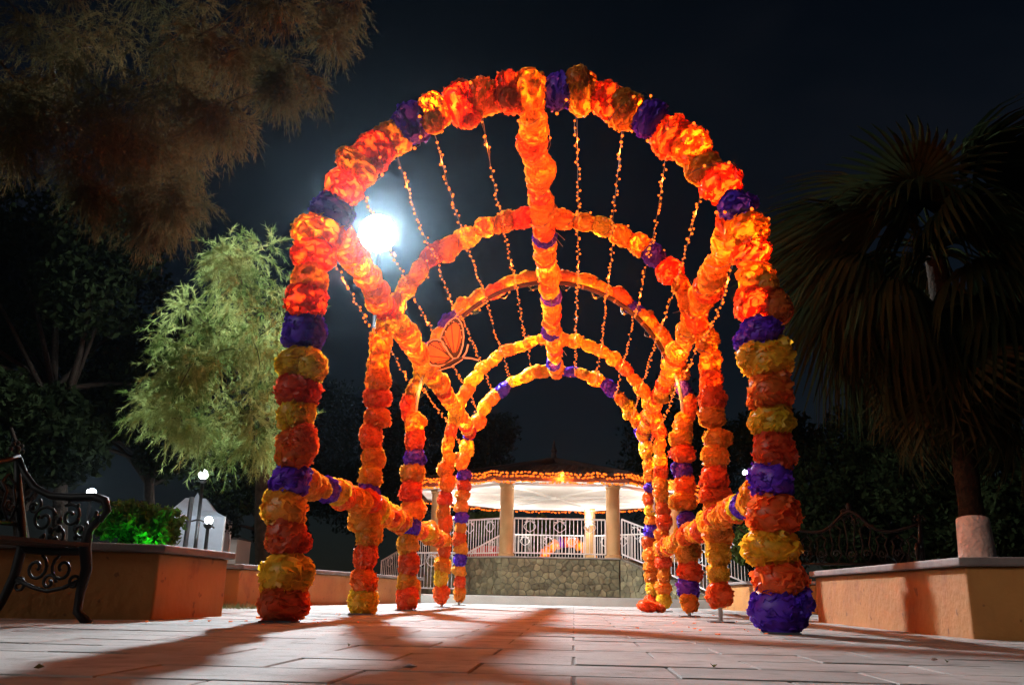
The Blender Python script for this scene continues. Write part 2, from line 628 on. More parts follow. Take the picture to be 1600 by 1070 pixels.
# ------------------------------------------------------------------ planters
def planter(poly, h, label, cap_over=0.05, soil_z=None):
    """raised bed: rendered wall, concrete coping and soil"""
    c = Vector((sum(p[0] for p in poly) / len(poly), sum(p[1] for p in poly) / len(poly), 0))
    root = thing('raised_planter', label, 'planter', c, 0, 'painted raised planters round the plaza')
    loc = [(p[0] - c.x, p[1] - c.y) for p in poly]

    def inset(d):
        out = []
        n = len(loc)
        for i in range(n):
            a, b_, c_ = Vector(loc[i - 1]), Vector(loc[i]), Vector(loc[(i + 1) % n])
            e1, e2 = (b_ - a).normalized(), (c_ - b_).normalized()
            n1, n2 = Vector((-e1.y, e1.x)), Vector((-e2.y, e2.x))
            k = (n1 + n2)
            k = k / max(0.25, (1 + n1.dot(n2)))
            q = b_ + k * d
            out.append((q.x, q.y))
        return out

    def ring(po, pi, z0, z1):
        m = MB()
        n = len(po)
        m.v = [(x, y, z0) for x, y in po] + [(x, y, z1) for x, y in po] + [(x, y, z1) for x, y in pi] + [(x, y, z0) for x, y in pi]
        for i in range(n):
            j = (i + 1) % n
            m.f += [(i, j, n + j, n + i), (n + i, n + j, 2 * n + j, 2 * n + i), (2 * n + i, 2 * n + j, 3 * n + j, 3 * n + i), (3 * n + i, 3 * n + j, j, i)]
        return m
    wo = ring(loc, inset(0.18), -0.03, h - 0.058).build('wall', MT['ochre'], root)
    bw = wo.modifiers.new('b', 'BEVEL')
    bw.width = 0.015
    bw.segments = 2
    cp = ring(inset(-cap_over), inset(0.22), h - 0.055, h).build('coping', MT['coping'], root)
    bv = cp.modifiers.new('b', 'BEVEL')
    bv.width = 0.012
    bv.segments = 2
    s = MB()
    n = len(loc)
    ip = inset(0.19)
    s.add([(x, y, (soil_z or h - 0.10)) for x, y in ip], [tuple(range(n))]).build('soil', MT['soil'], root)
    return root


# polygons run counter-clockwise
planter([(-6.5, 5.05), (-2.42, 6.38), (-2.30, 7.55), (-6.5, 9.0)], 0.50, 'raised planter with an orange lit end beside the iron bench')
planter([(-7.5, 9.9), (-3.25, 11.2), (-1.75, 18.9), (-7.5, 18.9)], 0.50, 'long raised planter behind the left row of flower columns')
planter([(2.94, 5.88), (5.6, 4.35), (9.0, 9.6), (3.18, 9.5)], 0.50, 'raised planter with striped shadows holding the whitewashed palm')
planter([(4.08, 15.0), (6.2, 13.4), (11.0, 18.9), (4.25, 18.9)], 0.50, 'small pale raised planter beyond the right row of flower columns')


# ================================================================== FLOWER TUNNEL
def pompom_mesh(name, seed):
    """one fluffed tissue-paper flower, radius about 1: a crumpled core and many frilled sheets"""
    rg = np.random.default_rng(seed)
    import bmesh
    bm = bmesh.new()
    bmesh.ops.create_icosphere(bm, subdivisions=3, radius=1.0)
    V0 = np.array([v.co for v in bm.verts])
    F0 = np.array([[v.index for v in f.verts] for f in bm.faces])
    bm.free()
    r = 0.94 + 0.05 * vnoise(V0 * 1.4, seed, 2) + 0.07 * np.abs(vnoise(V0 * 3.2, seed + 5, 2)) - 0.03
    Vs, Fs = [V0 * r[:, None]], [F0]
    base = len(V0)
    N = 130
    nu, nv = 6, 3
    for i in range(N):
        z = 1 - 2 * (i + 0.5) / N
        a = i * 2.39996 + rg.uniform(-0.3, 0.3)
        d = np.array([math.sqrt(1 - z * z) * math.cos(a), math.sqrt(1 - z * z) * math.sin(a), z])
        d = d + rg.normal(size=3) * 0.12
        d /= np.linalg.norm(d)
        # sheets mostly run round the axis, like paper folded on the pipe
        t = np.cross(d, np.array([0, 0, 1.0]) + rg.normal(size=3) * 0.55)
        t /= max(1e-6, np.linalg.norm(t))
        s_ = np.cross(d, t)
        w = rg.uniform(0.26, 0.52)
        top = rg.uniform(0.96, 1.10)
        lean = rg.uniform(-0.34, 0.34)
        ph, fr = rg.uniform(0, 6.28), rg.uniform(5, 9)
        P = np.zeros((nu, nv, 3))
        for u in range(nu):
            uu = (u / (nu - 1) - 0.5) * 2
            for v in range(nv):
                vv = v / (nv - 1)
                rad = 0.74 + (top - 0.74) * vv
                wav = 0.05 * vv * math.sin(fr * uu + ph) + lean * vv * vv * 0.55
                edge = 0.03 * vv * rg.uniform(-1, 1)
                q = d * (rad + edge) + t * (uu * w * (0.6 + 0.4 * vv)) + s_ * wav
                # keep to the ball
                ln = np.linalg.norm(q)
                q = q / ln * (rad + edge - 0.10 * vv * uu * uu)
                q = q + s_ * wav * 0.6
                P[u, v] = q
        idx = np.arange(nu * nv).reshape(nu, nv) + base
        f = []
        for u in range(nu - 1):
            for v in range(nv - 1):
                f.append((idx[u, v], idx[u + 1, v], idx[u + 1, v + 1]))
                f.append((idx[u, v], idx[u + 1, v + 1], idx[u, v + 1]))
        Vs.append(P.reshape(-1, 3))
        Fs.append(np.array(f))
        base += nu * nv
    V = np.vstack(Vs)
    d = V / np.maximum(1e-6, np.linalg.norm(V, axis=1, keepdims=True))
    q = np.hypot(d[:, 0], d[:, 1])
    V = V * ((q ** 2.25 + np.abs(d[:, 2]) ** 2.25) ** (-1 / 2.25))[:, None]
    V[:, :2] *= 0.95
    lop = 1 + 0.14 * vnoise(d * 0.9, seed + 40, 1)
    V = V * lop[:, None]
    me = mesh_np(name, V, np.vstack(Fs), smooth=True)
    me.materials.append(MT['orange'])
    return me


POMS = [pompom_mesh('tissue_flower', 100 + k) for k in range(6)]
KEY = {'O': 'orange', 'Y': 'yellow', 'R': 'red', 'P': 'purple'}


def pom(parent, p, tdir, r, ax, colour, name='tissue_flower'):
    o = bpy.data.objects.new(name, random.choice(POMS))
    COL.objects.link(o)
    o.parent = parent
    q = Vector(tdir).to_track_quat('Z', 'Y')
    spin = Matrix.Rotation(random.uniform(0, 2 * PI), 4, 'Z')
    wob = Matrix.Rotation(random.uniform(-0.25, 0.25), 4, 'X')
    o.matrix_local = Matrix.Translation(p) @ q.to_matrix().to_4x4() @ wob @ spin @ Matrix.Diagonal((r * random.uniform(0.93, 1.08), r * random.uniform(0.93, 1.08), ax, 1))
    o.material_slots[0].link = 'OBJECT'
    o.material_slots[0].material = MT[KEY[colour]]
    return o


def string_poms(parent, path, seq, r, ax_fac=0.66, extra=0.18, off=None, jitter=0.15, squash=None):
    """thread flowers along a polyline: seq is one letter for each flower"""
    pts = [Vector(p) for p in path]
    L = [0.0]
    for a, b in zip(pts, pts[1:]):
        L.append(L[-1] + (b - a).length)
    n = len(seq)
    step = L[-1] / n
    for i, ch in enumerate(seq):
        s = (i + 0.5 + random.uniform(-0.12, 0.12)) * step
        k = max(j for j in range(len(L) - 1) if L[j] <= s + 1e-9)
        t = (s - L[k]) / max(1e-9, L[k + 1] - L[k])
        p = pts[k].lerp(pts[k + 1], t)
        d = (pts[k + 1] - pts[k]).normalized()
        if off is not None:
            p = p + off(p) + Vector((0, 0, 0))
        rr = r * random.uniform(1 - jitter, 1 + jitter) if not callable(r) else r(i / n) * random.uniform(1 - jitter, 1 + jitter)
        side = d.orthogonal().normalized()
        side.rotate(Matrix.Rotation(random.uniform(0, 6.28), 3, d))
        p = p + side * rr * random.uniform(0, 0.26)
        if ch == '.':
            continue
        pom(parent, p, d, rr, max(step * ax_fac, rr * 0.60) * random.uniform(0.9, 1.15), ch)
        for _ in range((random.random() < extra) + (random.random() < extra * 0.6)):
            side.rotate(Matrix.Rotation(random.uniform(0, 6.28), 3, d))
            q = p + side * rr * random.uniform(0.45, 0.7) + d * step * random.uniform(-0.3, 0.3)
            pom(parent, q, d, rr * random.uniform(0.5, 0.68), rr * 0.55, ch)


HALF_W, SPRING = 1.68, 2.38
ARCH_Y = [6.26, 8.73, 11.03, 14.02, 16.14]
APEX = [4.06, 4.07, 4.16, 4.24, 4.24]


def arch_local(i, th, dr=0.0):
    """point of arch i at angle th from the top (radians), in the arch's own frame"""
    ry = APEX[i] - SPRING
    return Vector(((HALF_W + dr) * math.sin(th), 0, SPRING + (ry + dr) * math.cos(th)))


def arch_world(i, th, dr=0.0):
    p = arch_local(i, th, dr)
    c = axis_point(ARCH_Y[i])
    return c + AXN * p.x + Vector((0, 0, p.z))


def leg_world(i, side, z):
    c = axis_point(ARCH_Y[i])
    return c + AXN * (HALF_W * side) + Vector((0, 0, z))


# flowers from the foot of the left leg over the top to the foot of the right leg
SEQ = [
    ('RYROPRYRYPR', 'OROPROROPORORO' + 'P' + 'OROPROORPORO', 'RPYRYRPRYRP'),
    ('YRROOPOORRRO', 'OOYOYOROYOORO' + 'OOYOOPROOROO', 'RROOORROOYYR'),
    ('ROROPOROPRO', 'ROYPOPOOROO' + 'PROORPOOROPR', 'OORPROPOORPO'),
    ('RYOROROROOO', 'ORYOOYOOROOO' + 'OOYOOROOYORO', 'OROORROOROOY'),
    ('OROPOROPOORP', 'OYPOYOPYOOO' + 'POOPOYOPYO', 'OPRYOPROOOYR'),
]
RAD_LEG = [0.172, 0.142, 0.145, 0.125, 0.132]
RAD_ARC = [0.168, 0.115, 0.105, 0.108, 0.125]
ALAB = ['nearest flower arch of big paper flowers with a purple foot at right',
        'second flower arch with thin orange top right behind the nearest arch',
        'third flower arch with bare brown pipe showing under its top',
        'fourth flower arch of slim all orange paper flowers',
        'farthest flower arch dotted with purple flowers nearest the bandstand']
ARCHES = []
for i in range(5):
    c = axis_point(ARCH_Y[i])
    root = thing('flower_arch', ALAB[i], 'flower arch', c, -AX, 'paper flower arches of the tunnel')
    ARCHES.append(root)
    arc = [arch_local(i, -PI / 2 + PI * k / 40) for k in range(41)]
    left = [Vector((-HALF_W, 0, z)) for z in (0.0, 0.6, 1.2, 1.8)]
    right = [Vector((HALF_W, 0, z)) for z in (1.8, 1.2, 0.6, 0.0)]
    MB().tube(left + arc + right, 0.021, 8).build('pipe', MT['pipe'], root, True)
    for s in (-1, 1):
        MB().box((s * HALF_W, 0, 0.006), (0.22, 0.22, 0.012)).build('base_plate', MT['steel'], root)
    l, a, r_ = SEQ[i]
    z0 = 0.02 if i == 0 else (0.03 if i in (1, 2) else 0.10)
    zr = 0.02 if i == 0 else (0.14 if i == 1 else 0.04)
    lp = [Vector((-HALF_W, 0, z0)), Vector((-HALF_W, 0, SPRING))]
    rp = [Vector((HALF_W, 0, SPRING)), Vector((HALF_W, 0, zr))]
    string_poms(root, lp, l, RAD_LEG[i], 0.66, 0.4)
    if i == 2:
        string_poms(root, arc, a, RAD_ARC[i], 0.66, 0.15, off=lambda p: Vector((p.x, 0, p.z - SPRING)).normalized() * 0.075 + Vector((0, 0.05, 0)))
        bp_ = MB().tube([arch_local(i, -1.2 + 2.4 * k / 40, -0.045) + Vector((0, -0.10, 0)) for k in range(41)], 0.031, 8).build('support_pipe', MT['brown_pipe'], root, True)
        for k in range(9):
            th = -1.1 + 2.2 * k / 8
            p0, p1 = arch_local(i, th - 0.008, -0.045) + Vector((0, -0.10, 0)), arch_local(i, th + 0.008, -0.045) + Vector((0, -0.10, 0))
            MB().tube([p0, p1], 0.034, 8).build('tape_band', MT['tape'], bp_)
    else:
        string_poms(root, arc, a, RAD_ARC[i], 0.68, 0.4 if i == 0 else 0.25)
    string_poms(root, rp, r_, RAD_LEG[i], 0.66, 0.4)


def garland(name, label, pts, seq, r, group='flower garlands tying the arches together', extra=0.35):
    c = Vector(pts[0])
    root = thing(name, label, 'garland', c, 0, group)
    loc = [Vector(p) - c for p in pts]
    MB().tube(loc, 0.018, 6).build('pipe', MT['pipe'], root)
    string_poms(root, loc, seq, r, 0.62, extra)
    # loose ends of tying twine
    for p in loc[1:-1]:
        for k in range(2):
            d = Vector((random.uniform(-1, 1), random.uniform(-0.5, 0.5), random.uniform(-1, 0.1))).normalized()
            q = p + d * r * 0.9
            MB().tube([q, q + d * 0.08 + Vector((0, 0, -0.01)), q + d * 0.15 + Vector((random.uniform(-.03, .03), 0, -0.05))], 0.004, 5).build('twine', MT['wire'], root)
    return root


def seqgen(n, pats, rnd):
    s = ''
    while len(s) < n:
        s += rnd.choice(pats)
    return s[:n]


rq = random.Random(3)
garland('flower_garland', 'orange ridge garland running along the top of the tunnel',
        [arch_world(i, 0, -0.10) + Vector((0, 0.1 if i == 0 else 0, 0)) for i in range(5)],
        'OOROOOROOORP' + 'OOROOORO' + 'POYOOROOPOOO' + 'OROOPOOOO', 0.128)
for s, w in ((-1, 'left'), (1, 'right')):
    garland('flower_garland', 'orange shoulder garland along the %s haunch of the tunnel' % w,
            [arch_world(i, s * math.radians(69), 0.0) for i in range(5)],
            seqgen(42, ['ORO', 'OOR', 'OYO', 'ROO', 'OO'], rq), 0.122)
    garland('flower_garland', 'waist high rail garland along the %s columns of the tunnel' % w,
            [leg_world(i, s, (1.02 if s < 0 else 0.93) - 0.01 * i) for i in range(4)],
            ('PO' if s < 0 else 'RO') + 'OPYROOROYORO' + ('ROPR' if s < 0 else 'OROR') + 'OROYOORORO', 0.122)

# one flower has dropped on the paving
fl = thing('fallen_flower', 'red paper flower lying on the paving by the right columns', 'flower', Vector((at(1012, 950, 13.2).x, 13.2, 0.0)))
pom(fl, Vector((0, 0, 0.085)), (0.3, 0.2, 1), 0.16, 0.085, 'R', 'tissue_flower')
pom(fl, Vector((0.16, 0.05, 0.07)), (0.3, -0.2, 1), 0.10, 0.07, 'R', 'tissue_flower')


# ------------------------------------------------------------------ string lights
def ico():
    t = (1 + 5 ** 0.5) / 2
    v = np.array([(-1, t, 0), (1, t, 0), (-1, -t, 0), (1, -t, 0), (0, -1, t), (0, 1, t), (0, -1, -t), (0, 1, -t), (t, 0, -1), (t, 0, 1), (-t, 0, -1), (-t, 0, 1)], float)
    v /= np.linalg.norm(v[0])
    f = np.array([(0, 11, 5), (0, 5, 1), (0, 1, 7), (0, 7, 10), (0, 10, 11), (1, 5, 9), (5, 11, 4), (11, 10, 2), (10, 7, 6), (7, 1, 8), (3, 9, 4), (3, 4, 2), (3, 2, 6), (3, 6, 8), (3, 8, 9), (4, 9, 5), (2, 4, 11), (6, 2, 10), (8, 6, 7), (9, 8, 1)])
    return v, f


ICO_V, ICO_F = ico()


def bulbs_mesh(name, P, r):
    P = np.asarray([tuple(p) for p in P])
    rs = r * RNG.uniform(0.8, 1.2, len(P))
    V = (P[:, None, :] + ICO_V[None] * rs[:, None, None]).reshape(-1, 3)
    F = (ICO_F[None] + (np.arange(len(P)) * 12)[:, None, None]).reshape(-1, 3)
    return mesh_np(name, V, F, True)


def lamp_point(parent, p, power, name='bulb_and_fill_glow', r=0.03, col=(1.0, 0.17, 0.018)):
    ld = bpy.data.lights.new(name, 'POINT')
    ld.energy = power
    ld.color = col
    ld.shadow_soft_size = r
    o = bpy.data.objects.new(name, ld)
    COL.objects.link(o)
    o.parent = parent
    o.location = p
    return o


def inner_glow(parent, pts, gap, power, off=0.045):
    """unseen point lamps added inside the flowers so the paper glows"""
    pts = [Vector(p) for p in pts]
    acc = gap * 0.5
    for a, b in zip(pts, pts[1:]):
        L_ = (b - a).length
        while acc < L_:
            d = Vector((random.uniform(-1, 1), random.uniform(-1, 1), random.uniform(-1, 1))).normalized()
            lamp_point(parent, a.lerp(b, acc / L_) + d * off - parent.location, power * LED_POWER * random.uniform(0.8, 1.25), r=0.055, col=(1.0, 0.50, 0.07))  # added glow only, no bulb is drawn here
            acc += gap * random.uniform(0.8, 1.2)
        acc -= L_


def light_string(label, pts, gap=0.075, zig=0.022, r=0.0105, lamps=(), power=1.0, group='amber string lights of the tunnel', seg=8, wire_r=0.0022):
    pts = [Vector(p) for p in pts]
    c = pts[0].copy()
    root = thing('string_lights', label, 'string lights', c, 0, group)
    loc = [p - c for p in pts]
    L = [0.0]
    for a, b in zip(loc, loc[1:]):
        L.append(L[-1] + (b - a).length)

    def pos(s):
        k = 0
        while k < len(L) - 2 and L[k + 1] < s:
            k += 1
        t = (s - L[k]) / max(1e-9, L[k + 1] - L[k])
        return loc[k].lerp(loc[k + 1], t)
    P = []
    s = gap * 0.5
    while s < L[-1]:
        if random.random() > 0.10:
            P.append(pos(s) + Vector((random.uniform(-zig, zig), random.uniform(-zig, zig), random.uniform(-zig, zig) * 0.6)))
        s += gap * random.uniform(0.85, 1.18)
    MB().tube(loc, wire_r, 4).build('wire', MT['wire'], root)
    wz = [p + Vector((random.uniform(-1, 1), 0, random.uniform(-1, 1))) * 0.006 for p in P]
    if len(wz) > 2:
        MB().tube(wz, wire_r * 0.8, 4).build('wire', MT['wire'], root)
    b = link('bulbs', bulbs_mesh('bulbs', P, r), MT['bulb'], root)
    tag(b, kind='stuff')
    for s in lamps:
        lamp_point(root, pos(s * L[-1]), power * LED_POWER)
    return root


def sag(a, b, d, n=8):
    return [a.lerp(b, k / n) - Vector((0, 0, d * 4 * (k / n) * (1 - k / n))) for k in range(n)]


THS = [-79, -58, -43, -30, -15, 13, 27, 42, 57, 79]
WHERE = ['below the left shoulder garland', 'first above the left shoulder garland', 'second above the left shoulder garland', 'two to the left of the ridge garland',
         'just left of the ridge garland', 'just right of the ridge garland', 'two to the right of the ridge garland', 'second above the right shoulder garland',
         'first above the right shoulder garland', 'below the right shoulder garland']
for th, w in zip(THS, WHERE):
    t = math.radians(th)
    pts = []
    for i in range(4):
        a, b = arch_world(i, t, -0.13 if i == 0 else -0.06), arch_world(i + 1, t + random.uniform(-.02, .02), -0.06)
        pts += sag(a, b, 0.03 + random.uniform(0, 0.09))
    pts.append(arch_world(4, t, -0.06))
    light_string('amber light string hung lengthwise ' + w, pts, 0.072, 0.022, r=0.0108, lamps=(0.05, 0.36, 0.72), power=22.0)

# strings wound round the inner arches and the ridge
WL = ['nearest', 'second', 'third', 'fourth', 'farthest']
for i in range(5):
    pts = []
    rr = RAD_ARC[i] * 0.98
    c = axis_point(ARCH_Y[i])
    for k in range(121):
        th = -1.5 + 3.0 * k / 120
        a = k * 0.62
        p = arch_local(i, th, rr * math.cos(a))
        pts.append(c + AXN * p.x + AXD * (rr * math.sin(a)) + Vector((0, 0, p.z)))
    ls = light_string('amber lights wound round the top of the %s flower arch' % WL[i], pts, 0.20, 0.012, 0.013,
                      lamps=[(k + 0.5) / 4 for k in range(4)] if i else [], power=13.0, group='amber lights wound on the flower arches')
    inner_glow(ls, [arch_world(i, -1.75 + 3.5 * k / 40) if abs(-1.75 + 3.5 * k / 40) < 1.57 else leg_world(i, -1 if k < 20 else 1, SPRING - 0.28) for k in range(41)], 0.22 if i else 0.13, 6.0 if i else 13.0, 0.02)

def wind(path, r, pitch):
    path = [Vector(p) for p in path]
    out, a = [], 0.0
    for p, q in zip(path, path[1:]):
        d = (q - p)
        n = max(2, int(d.length / 0.06))
        d.normalize()
        u = d.cross(Vector((0, 0, 1))).normalized()
        w = d.cross(u)
        for k in range(n):
            a += 2 * PI * 0.06 / pitch
            out.append(p.lerp(q, k / n) + u * (r * math.cos(a)) + w * (r * math.sin(a)))
    return out


for lab, th, r in (('ridge garland', 0, 0.125), ('left shoulder garland', -69, 0.118), ('right shoulder garland', 69, 0.118)):
    pth = [arch_world(i, math.radians(th), -0.10 if th == 0 else 0.0) for i in range(5)]
    ls = light_string('amber lights wound along the ' + lab, wind(pth, r, 0.7), 0.17, 0.012, 0.013,
                      lamps=[(k + 0.5) / 4 for k in range(4)], power=13.0, group='amber lights wound on the garlands')
    inner_glow(ls, pth, 0.24, 6.5, 0.02)

# ------------------------------------------------------------------ butterflies
BS = 0.001294


def bz(p):
    return Vector(((p[0] - 400) * BS, 0, (600 - p[1]) * BS))


FORE = [(400, 190), (365, 215), (325, 260), (288, 340), (268, 410), (300, 470), (350, 540), (400, 600), (440, 595), (470, 540), (490, 460), (494, 380), (485, 300), (465, 240), (432, 200)]
HIND = [(290, 435), (240, 418), (195, 422), (150, 450), (133, 520), (140, 590), (160, 640), (195, 672), (260, 680), (335, 662), (395, 612), (350, 540), (320, 480)]


def plate(poly, y0, y1):
    n = len(poly)
    m = MB()
    P = [bz(p) for p in poly]
    m.v = [(p.x, y0, p.z) for p in P] + [(p.x, y1, p.z) for p in P]
    m.f = [tuple(range(n - 1, -1, -1)), tuple(range(n, 2 * n))] + [(i, (i + 1) % n, n + (i + 1) % n, n + i) for i in range(n)]
    return m


def shrink(poly, k):
    cx = sum(p[0] for p in poly) / len(poly)
    cy_ = sum(p[1] for p in poly) / len(poly)
    return [(cx + (x - cx) * k, cy_ + (y - cy_) * k) for x, y in poly]


def butterfly(loc, rz, scale, label, flip=False, tilt=0.0):
    root = thing('butterfly_ornament', label, 'ornament', loc, rz, 'butterfly boards hung on the tunnel')
    root.scale = (-scale if flip else scale, scale, scale)
    root.rotation_euler = (0, tilt, rz)
    for nm, poly, rt in (('forewing', FORE, (415, 590)), ('hindwing', HIND, (390, 605))):
        w = plate(poly, -0.006, 0.014).build(nm, MT['black'], root)
        inner = shrink(poly, 0.74 if nm == 'forewing' else 0.82)
        plate(inner, -0.010, -0.0062).build('wing_panel', MT['wing'], w)
        rim = [bz(p) for p in poly]
        MB().tube(rim + rim[:1], 0.011, 6).build('rim', MT['rim'], w)
        v = MB()
        for t in range(1, len(poly) - 1, 2):
            e = bz(shrink(poly, 0.9)[t])
            e.y = -0.0125
            s0 = bz(rt)
            s0.y = -0.0125
            mid = s0.lerp(e, 0.5) + Vector((random.uniform(-.015, .015), 0, random.uniform(-.015, .015)))
            v.tube([s0, mid, e], 0.0065, 5)
        v.build('veins', MT['black'], w)
        if nm == 'forewing':
            d = MB()
            for t in range(26):
                k = random.choice(range(0, len(poly)))
                if poly[k][1] > 470:
                    continue
                q = bz(shrink(poly, random.choice((0.93, 0.86, 0.80)))[k])
                d.ball((q.x + random.uniform(-.02, .02), -0.010, q.z + random.uniform(-.02, .02)), 0.0085, 6, 4)
            d.build('spots', MT['rim'], w)
    MB().tube([Vector((-0.17, -0.012, -0.155)), Vector((-0.06, -0.012, -0.085)), Vector((0.06, -0.012, -0.02)), Vector((0.115, -0.012, 0.01))], [0.012, 0.024, 0.026, 0.016], 8).build('body', MT['black'], root, True)
    MB().tube([Vector((-0.19, -0.018, -0.17)), Vector((-0.02, -0.03, -0.115)), Vector((0.12, -0.02, -0.015))], 0.008, 5).build('body_edge', MT['rim'], root)
    MB().tube([bz((488, 592)), bz((525, 530)), bz((540, 455))], 0.011, 5).build('antenna', MT['rim'], root)
    MB().tube([bz((495, 592)), bz((570, 592)), bz((650, 612))], 0.011, 5).build('antenna', MT['rim'], root)
    MB().tube([bz((400, 190)), bz((430, 140)), bz((478, 95))], 0.008, 5).build('hanging_cord', MT['rim'], root)
    return root


butterfly(at(708, 560, 10.75), 0.05, 1.0, 'large orange butterfly board hung below the third flower arch')
butterfly(at(1026, 800, 15.6), 0.9, 0.62, 'small butterfly board fixed to a column near the bandstand', True)


# ================================================================== BANDSTAND
GZ_C = Vector((1.38, 27.75, 0.165))
APO = 3.74
CIR = APO / math.cos(PI / 8)
FLOOR, CEIL = 0.965, 2.93


def octp(r, k):
    a = -PI / 2 + PI / 8 + k * PI / 4
    return Vector((r * math.cos(a), r * math.sin(a), 0))


gz = thing('bandstand', 'octagonal bandstand with stone base, cream columns and tiled roof', 'bandstand', GZ_C)
base = MB().prism([(octp(CIR - 0.06, k).x, octp(CIR - 0.06, k).y) for k in range(8)], 0.0, FLOOR).build('base', MT['stone_joint'], gz)


def clip_poly(poly, a, b, c):
    out = []
    for i in range(len(poly)):
        p, q = poly[i], poly[(i + 1) % len(poly)]
        dp, dq = a * p[0] + b * p[1] - c, a * q[0] + b * q[1] - c
        if dp <= 0:
            out.append(p)
        if dp * dq < 0:
            t = dp / (dp - dq)
            out.append((p[0] + (q[0] - p[0]) * t, p[1] + (q[1] - p[1]) * t))
    return out


def voronoi_cells(w, h, s, rg):
    pts = []
    ny = max(1, int(h / (s * 0.8)))
    nx = max(1, int(w / s))
    for j in range(ny):
        for i in range(nx):
            pts.append(((i + 0.5 + (0.5 if j % 2 else 0) + rg.uniform(-.42, .42)) * w / nx % w, (j + 0.5 + rg.uniform(-.42, .42)) * h / ny))
    cells = []
    for i, p in enumerate(pts):
        poly = [(0, 0), (w, 0), (w, h), (0, h)]
        for j, q in enumerate(pts):
            if i == j or abs(p[0] - q[0]) > 3 * s or abs(p[1] - q[1]) > 3 * s:
                continue
            a, b = q[0] - p[0], q[1] - p[1]
            m = ((p[0] + q[0]) / 2, (p[1] + q[1]) / 2)
            poly = clip_poly(poly, a, b, a * m[0] + b * m[1])
            if len(poly) < 3:
                break
        if len(poly) >= 3:
            cx = sum(x for x, y in poly) / len(poly)
            cy_ = sum(y for x, y in poly) / len(poly)
            cells.append([(cx + (x - cx) * 0.90, cy_ + (y - cy_) * 0.90) for x, y in poly])
    return cells


rgs = random.Random(11)
for k in (7, 0):                      # the faces seen from the path: front and left of it
    a, b = octp(CIR, k - 1), octp(CIR, k)
    e = (b - a).normalized()
    nrm = Vector((e.y, -e.x, 0))
    w = (b - a).length
    for cell in voronoi_cells(w, FLOOR - 0.02, 0.172, rgs):
        t = 0.02 + rgs.uniform(0.0, 0.03)
        n = len(cell)
        m = MB()
        for x, z in cell:
            m.v.append(tuple(a + e * x + nrm * -0.055 + Vector((0, 0, z + 0.01))))
        for x, z in cell:
            m.v.append(tuple(a + e * x + nrm * (-0.055 + t + 0.02) + Vector((0, 0, z + 0.01))))
        cx = sum(x for x, z in cell) / n
        cz = sum(z for x, z in cell) / n
        m.f = [(i, (i + 1) % n, n + (i + 1) % n, n + i) for i in range(n)]
        m.v.append(tuple(a + e * cx + nrm * (-0.055 + t + 0.02 + rgs.uniform(0.006, 0.02)) + Vector((0, 0, cz + 0.01))))
        m.f += [(n + i, n + (i + 1) % n, 2 * n) for i in range(n)]
        m.build('stone', MT['stone'], base)

MB().prism([(octp(CIR + 0.03, k).x, octp(CIR + 0.03, k).y) for k in range(8)], FLOOR + 0.002, FLOOR + 0.035).build('floor_slab', MT['concrete'], gz)
COLR = 0.185
for k in range(8):
    p = octp(CIR - 0.32, k)
    MB().lathe([(COLR + 0.035, FLOOR + 0.036), (COLR + 0.035, FLOOR + 0.10), (COLR, FLOOR + 0.12), (COLR, CEIL - 0.12), (COLR + 0.03, CEIL - 0.10), (COLR + 0.03, CEIL + 0.0)], (p.x, p.y, 0), 24).build('column', MT['cream'], gz, False)

MB().prism([(octp(CIR + 0.30, k).x, octp(CIR + 0.30, k).y) for k in range(8)], CEIL + 0.002, CEIL + 0.07).build('ceiling', MT['white_plaster'], gz)
beam = MB()
for k in range(8):
    a, b = octp(CIR - 0.22, k - 1), octp(CIR - 0.22, k)
    mid = (a + b) / 2
    rz = math.atan2((b - a).y, (b - a).x)
    beam.box((mid.x, mid.y, CEIL - 0.035), ((b - a).length * 0.93, 0.14, 0.07), rz)
beam.build('ring_beam', MT['white_plaster'], gz)
for k in range(8):
    a = octp(CIR - 0.34, k)
    MB().box((a.x / 2, a.y / 2, CEIL - 0.03), (a.length - 0.3, 0.09, 0.06), math.atan2(a.y, a.x)).build('ceiling_beam', MT['white_plaster'], gz)
MB().lathe([(0.30, -0.10), (0.32, -0.06), (0.30, -0.004)], (0, 0, CEIL), 20).build('ceiling_rose', MT['white_plaster'], gz)

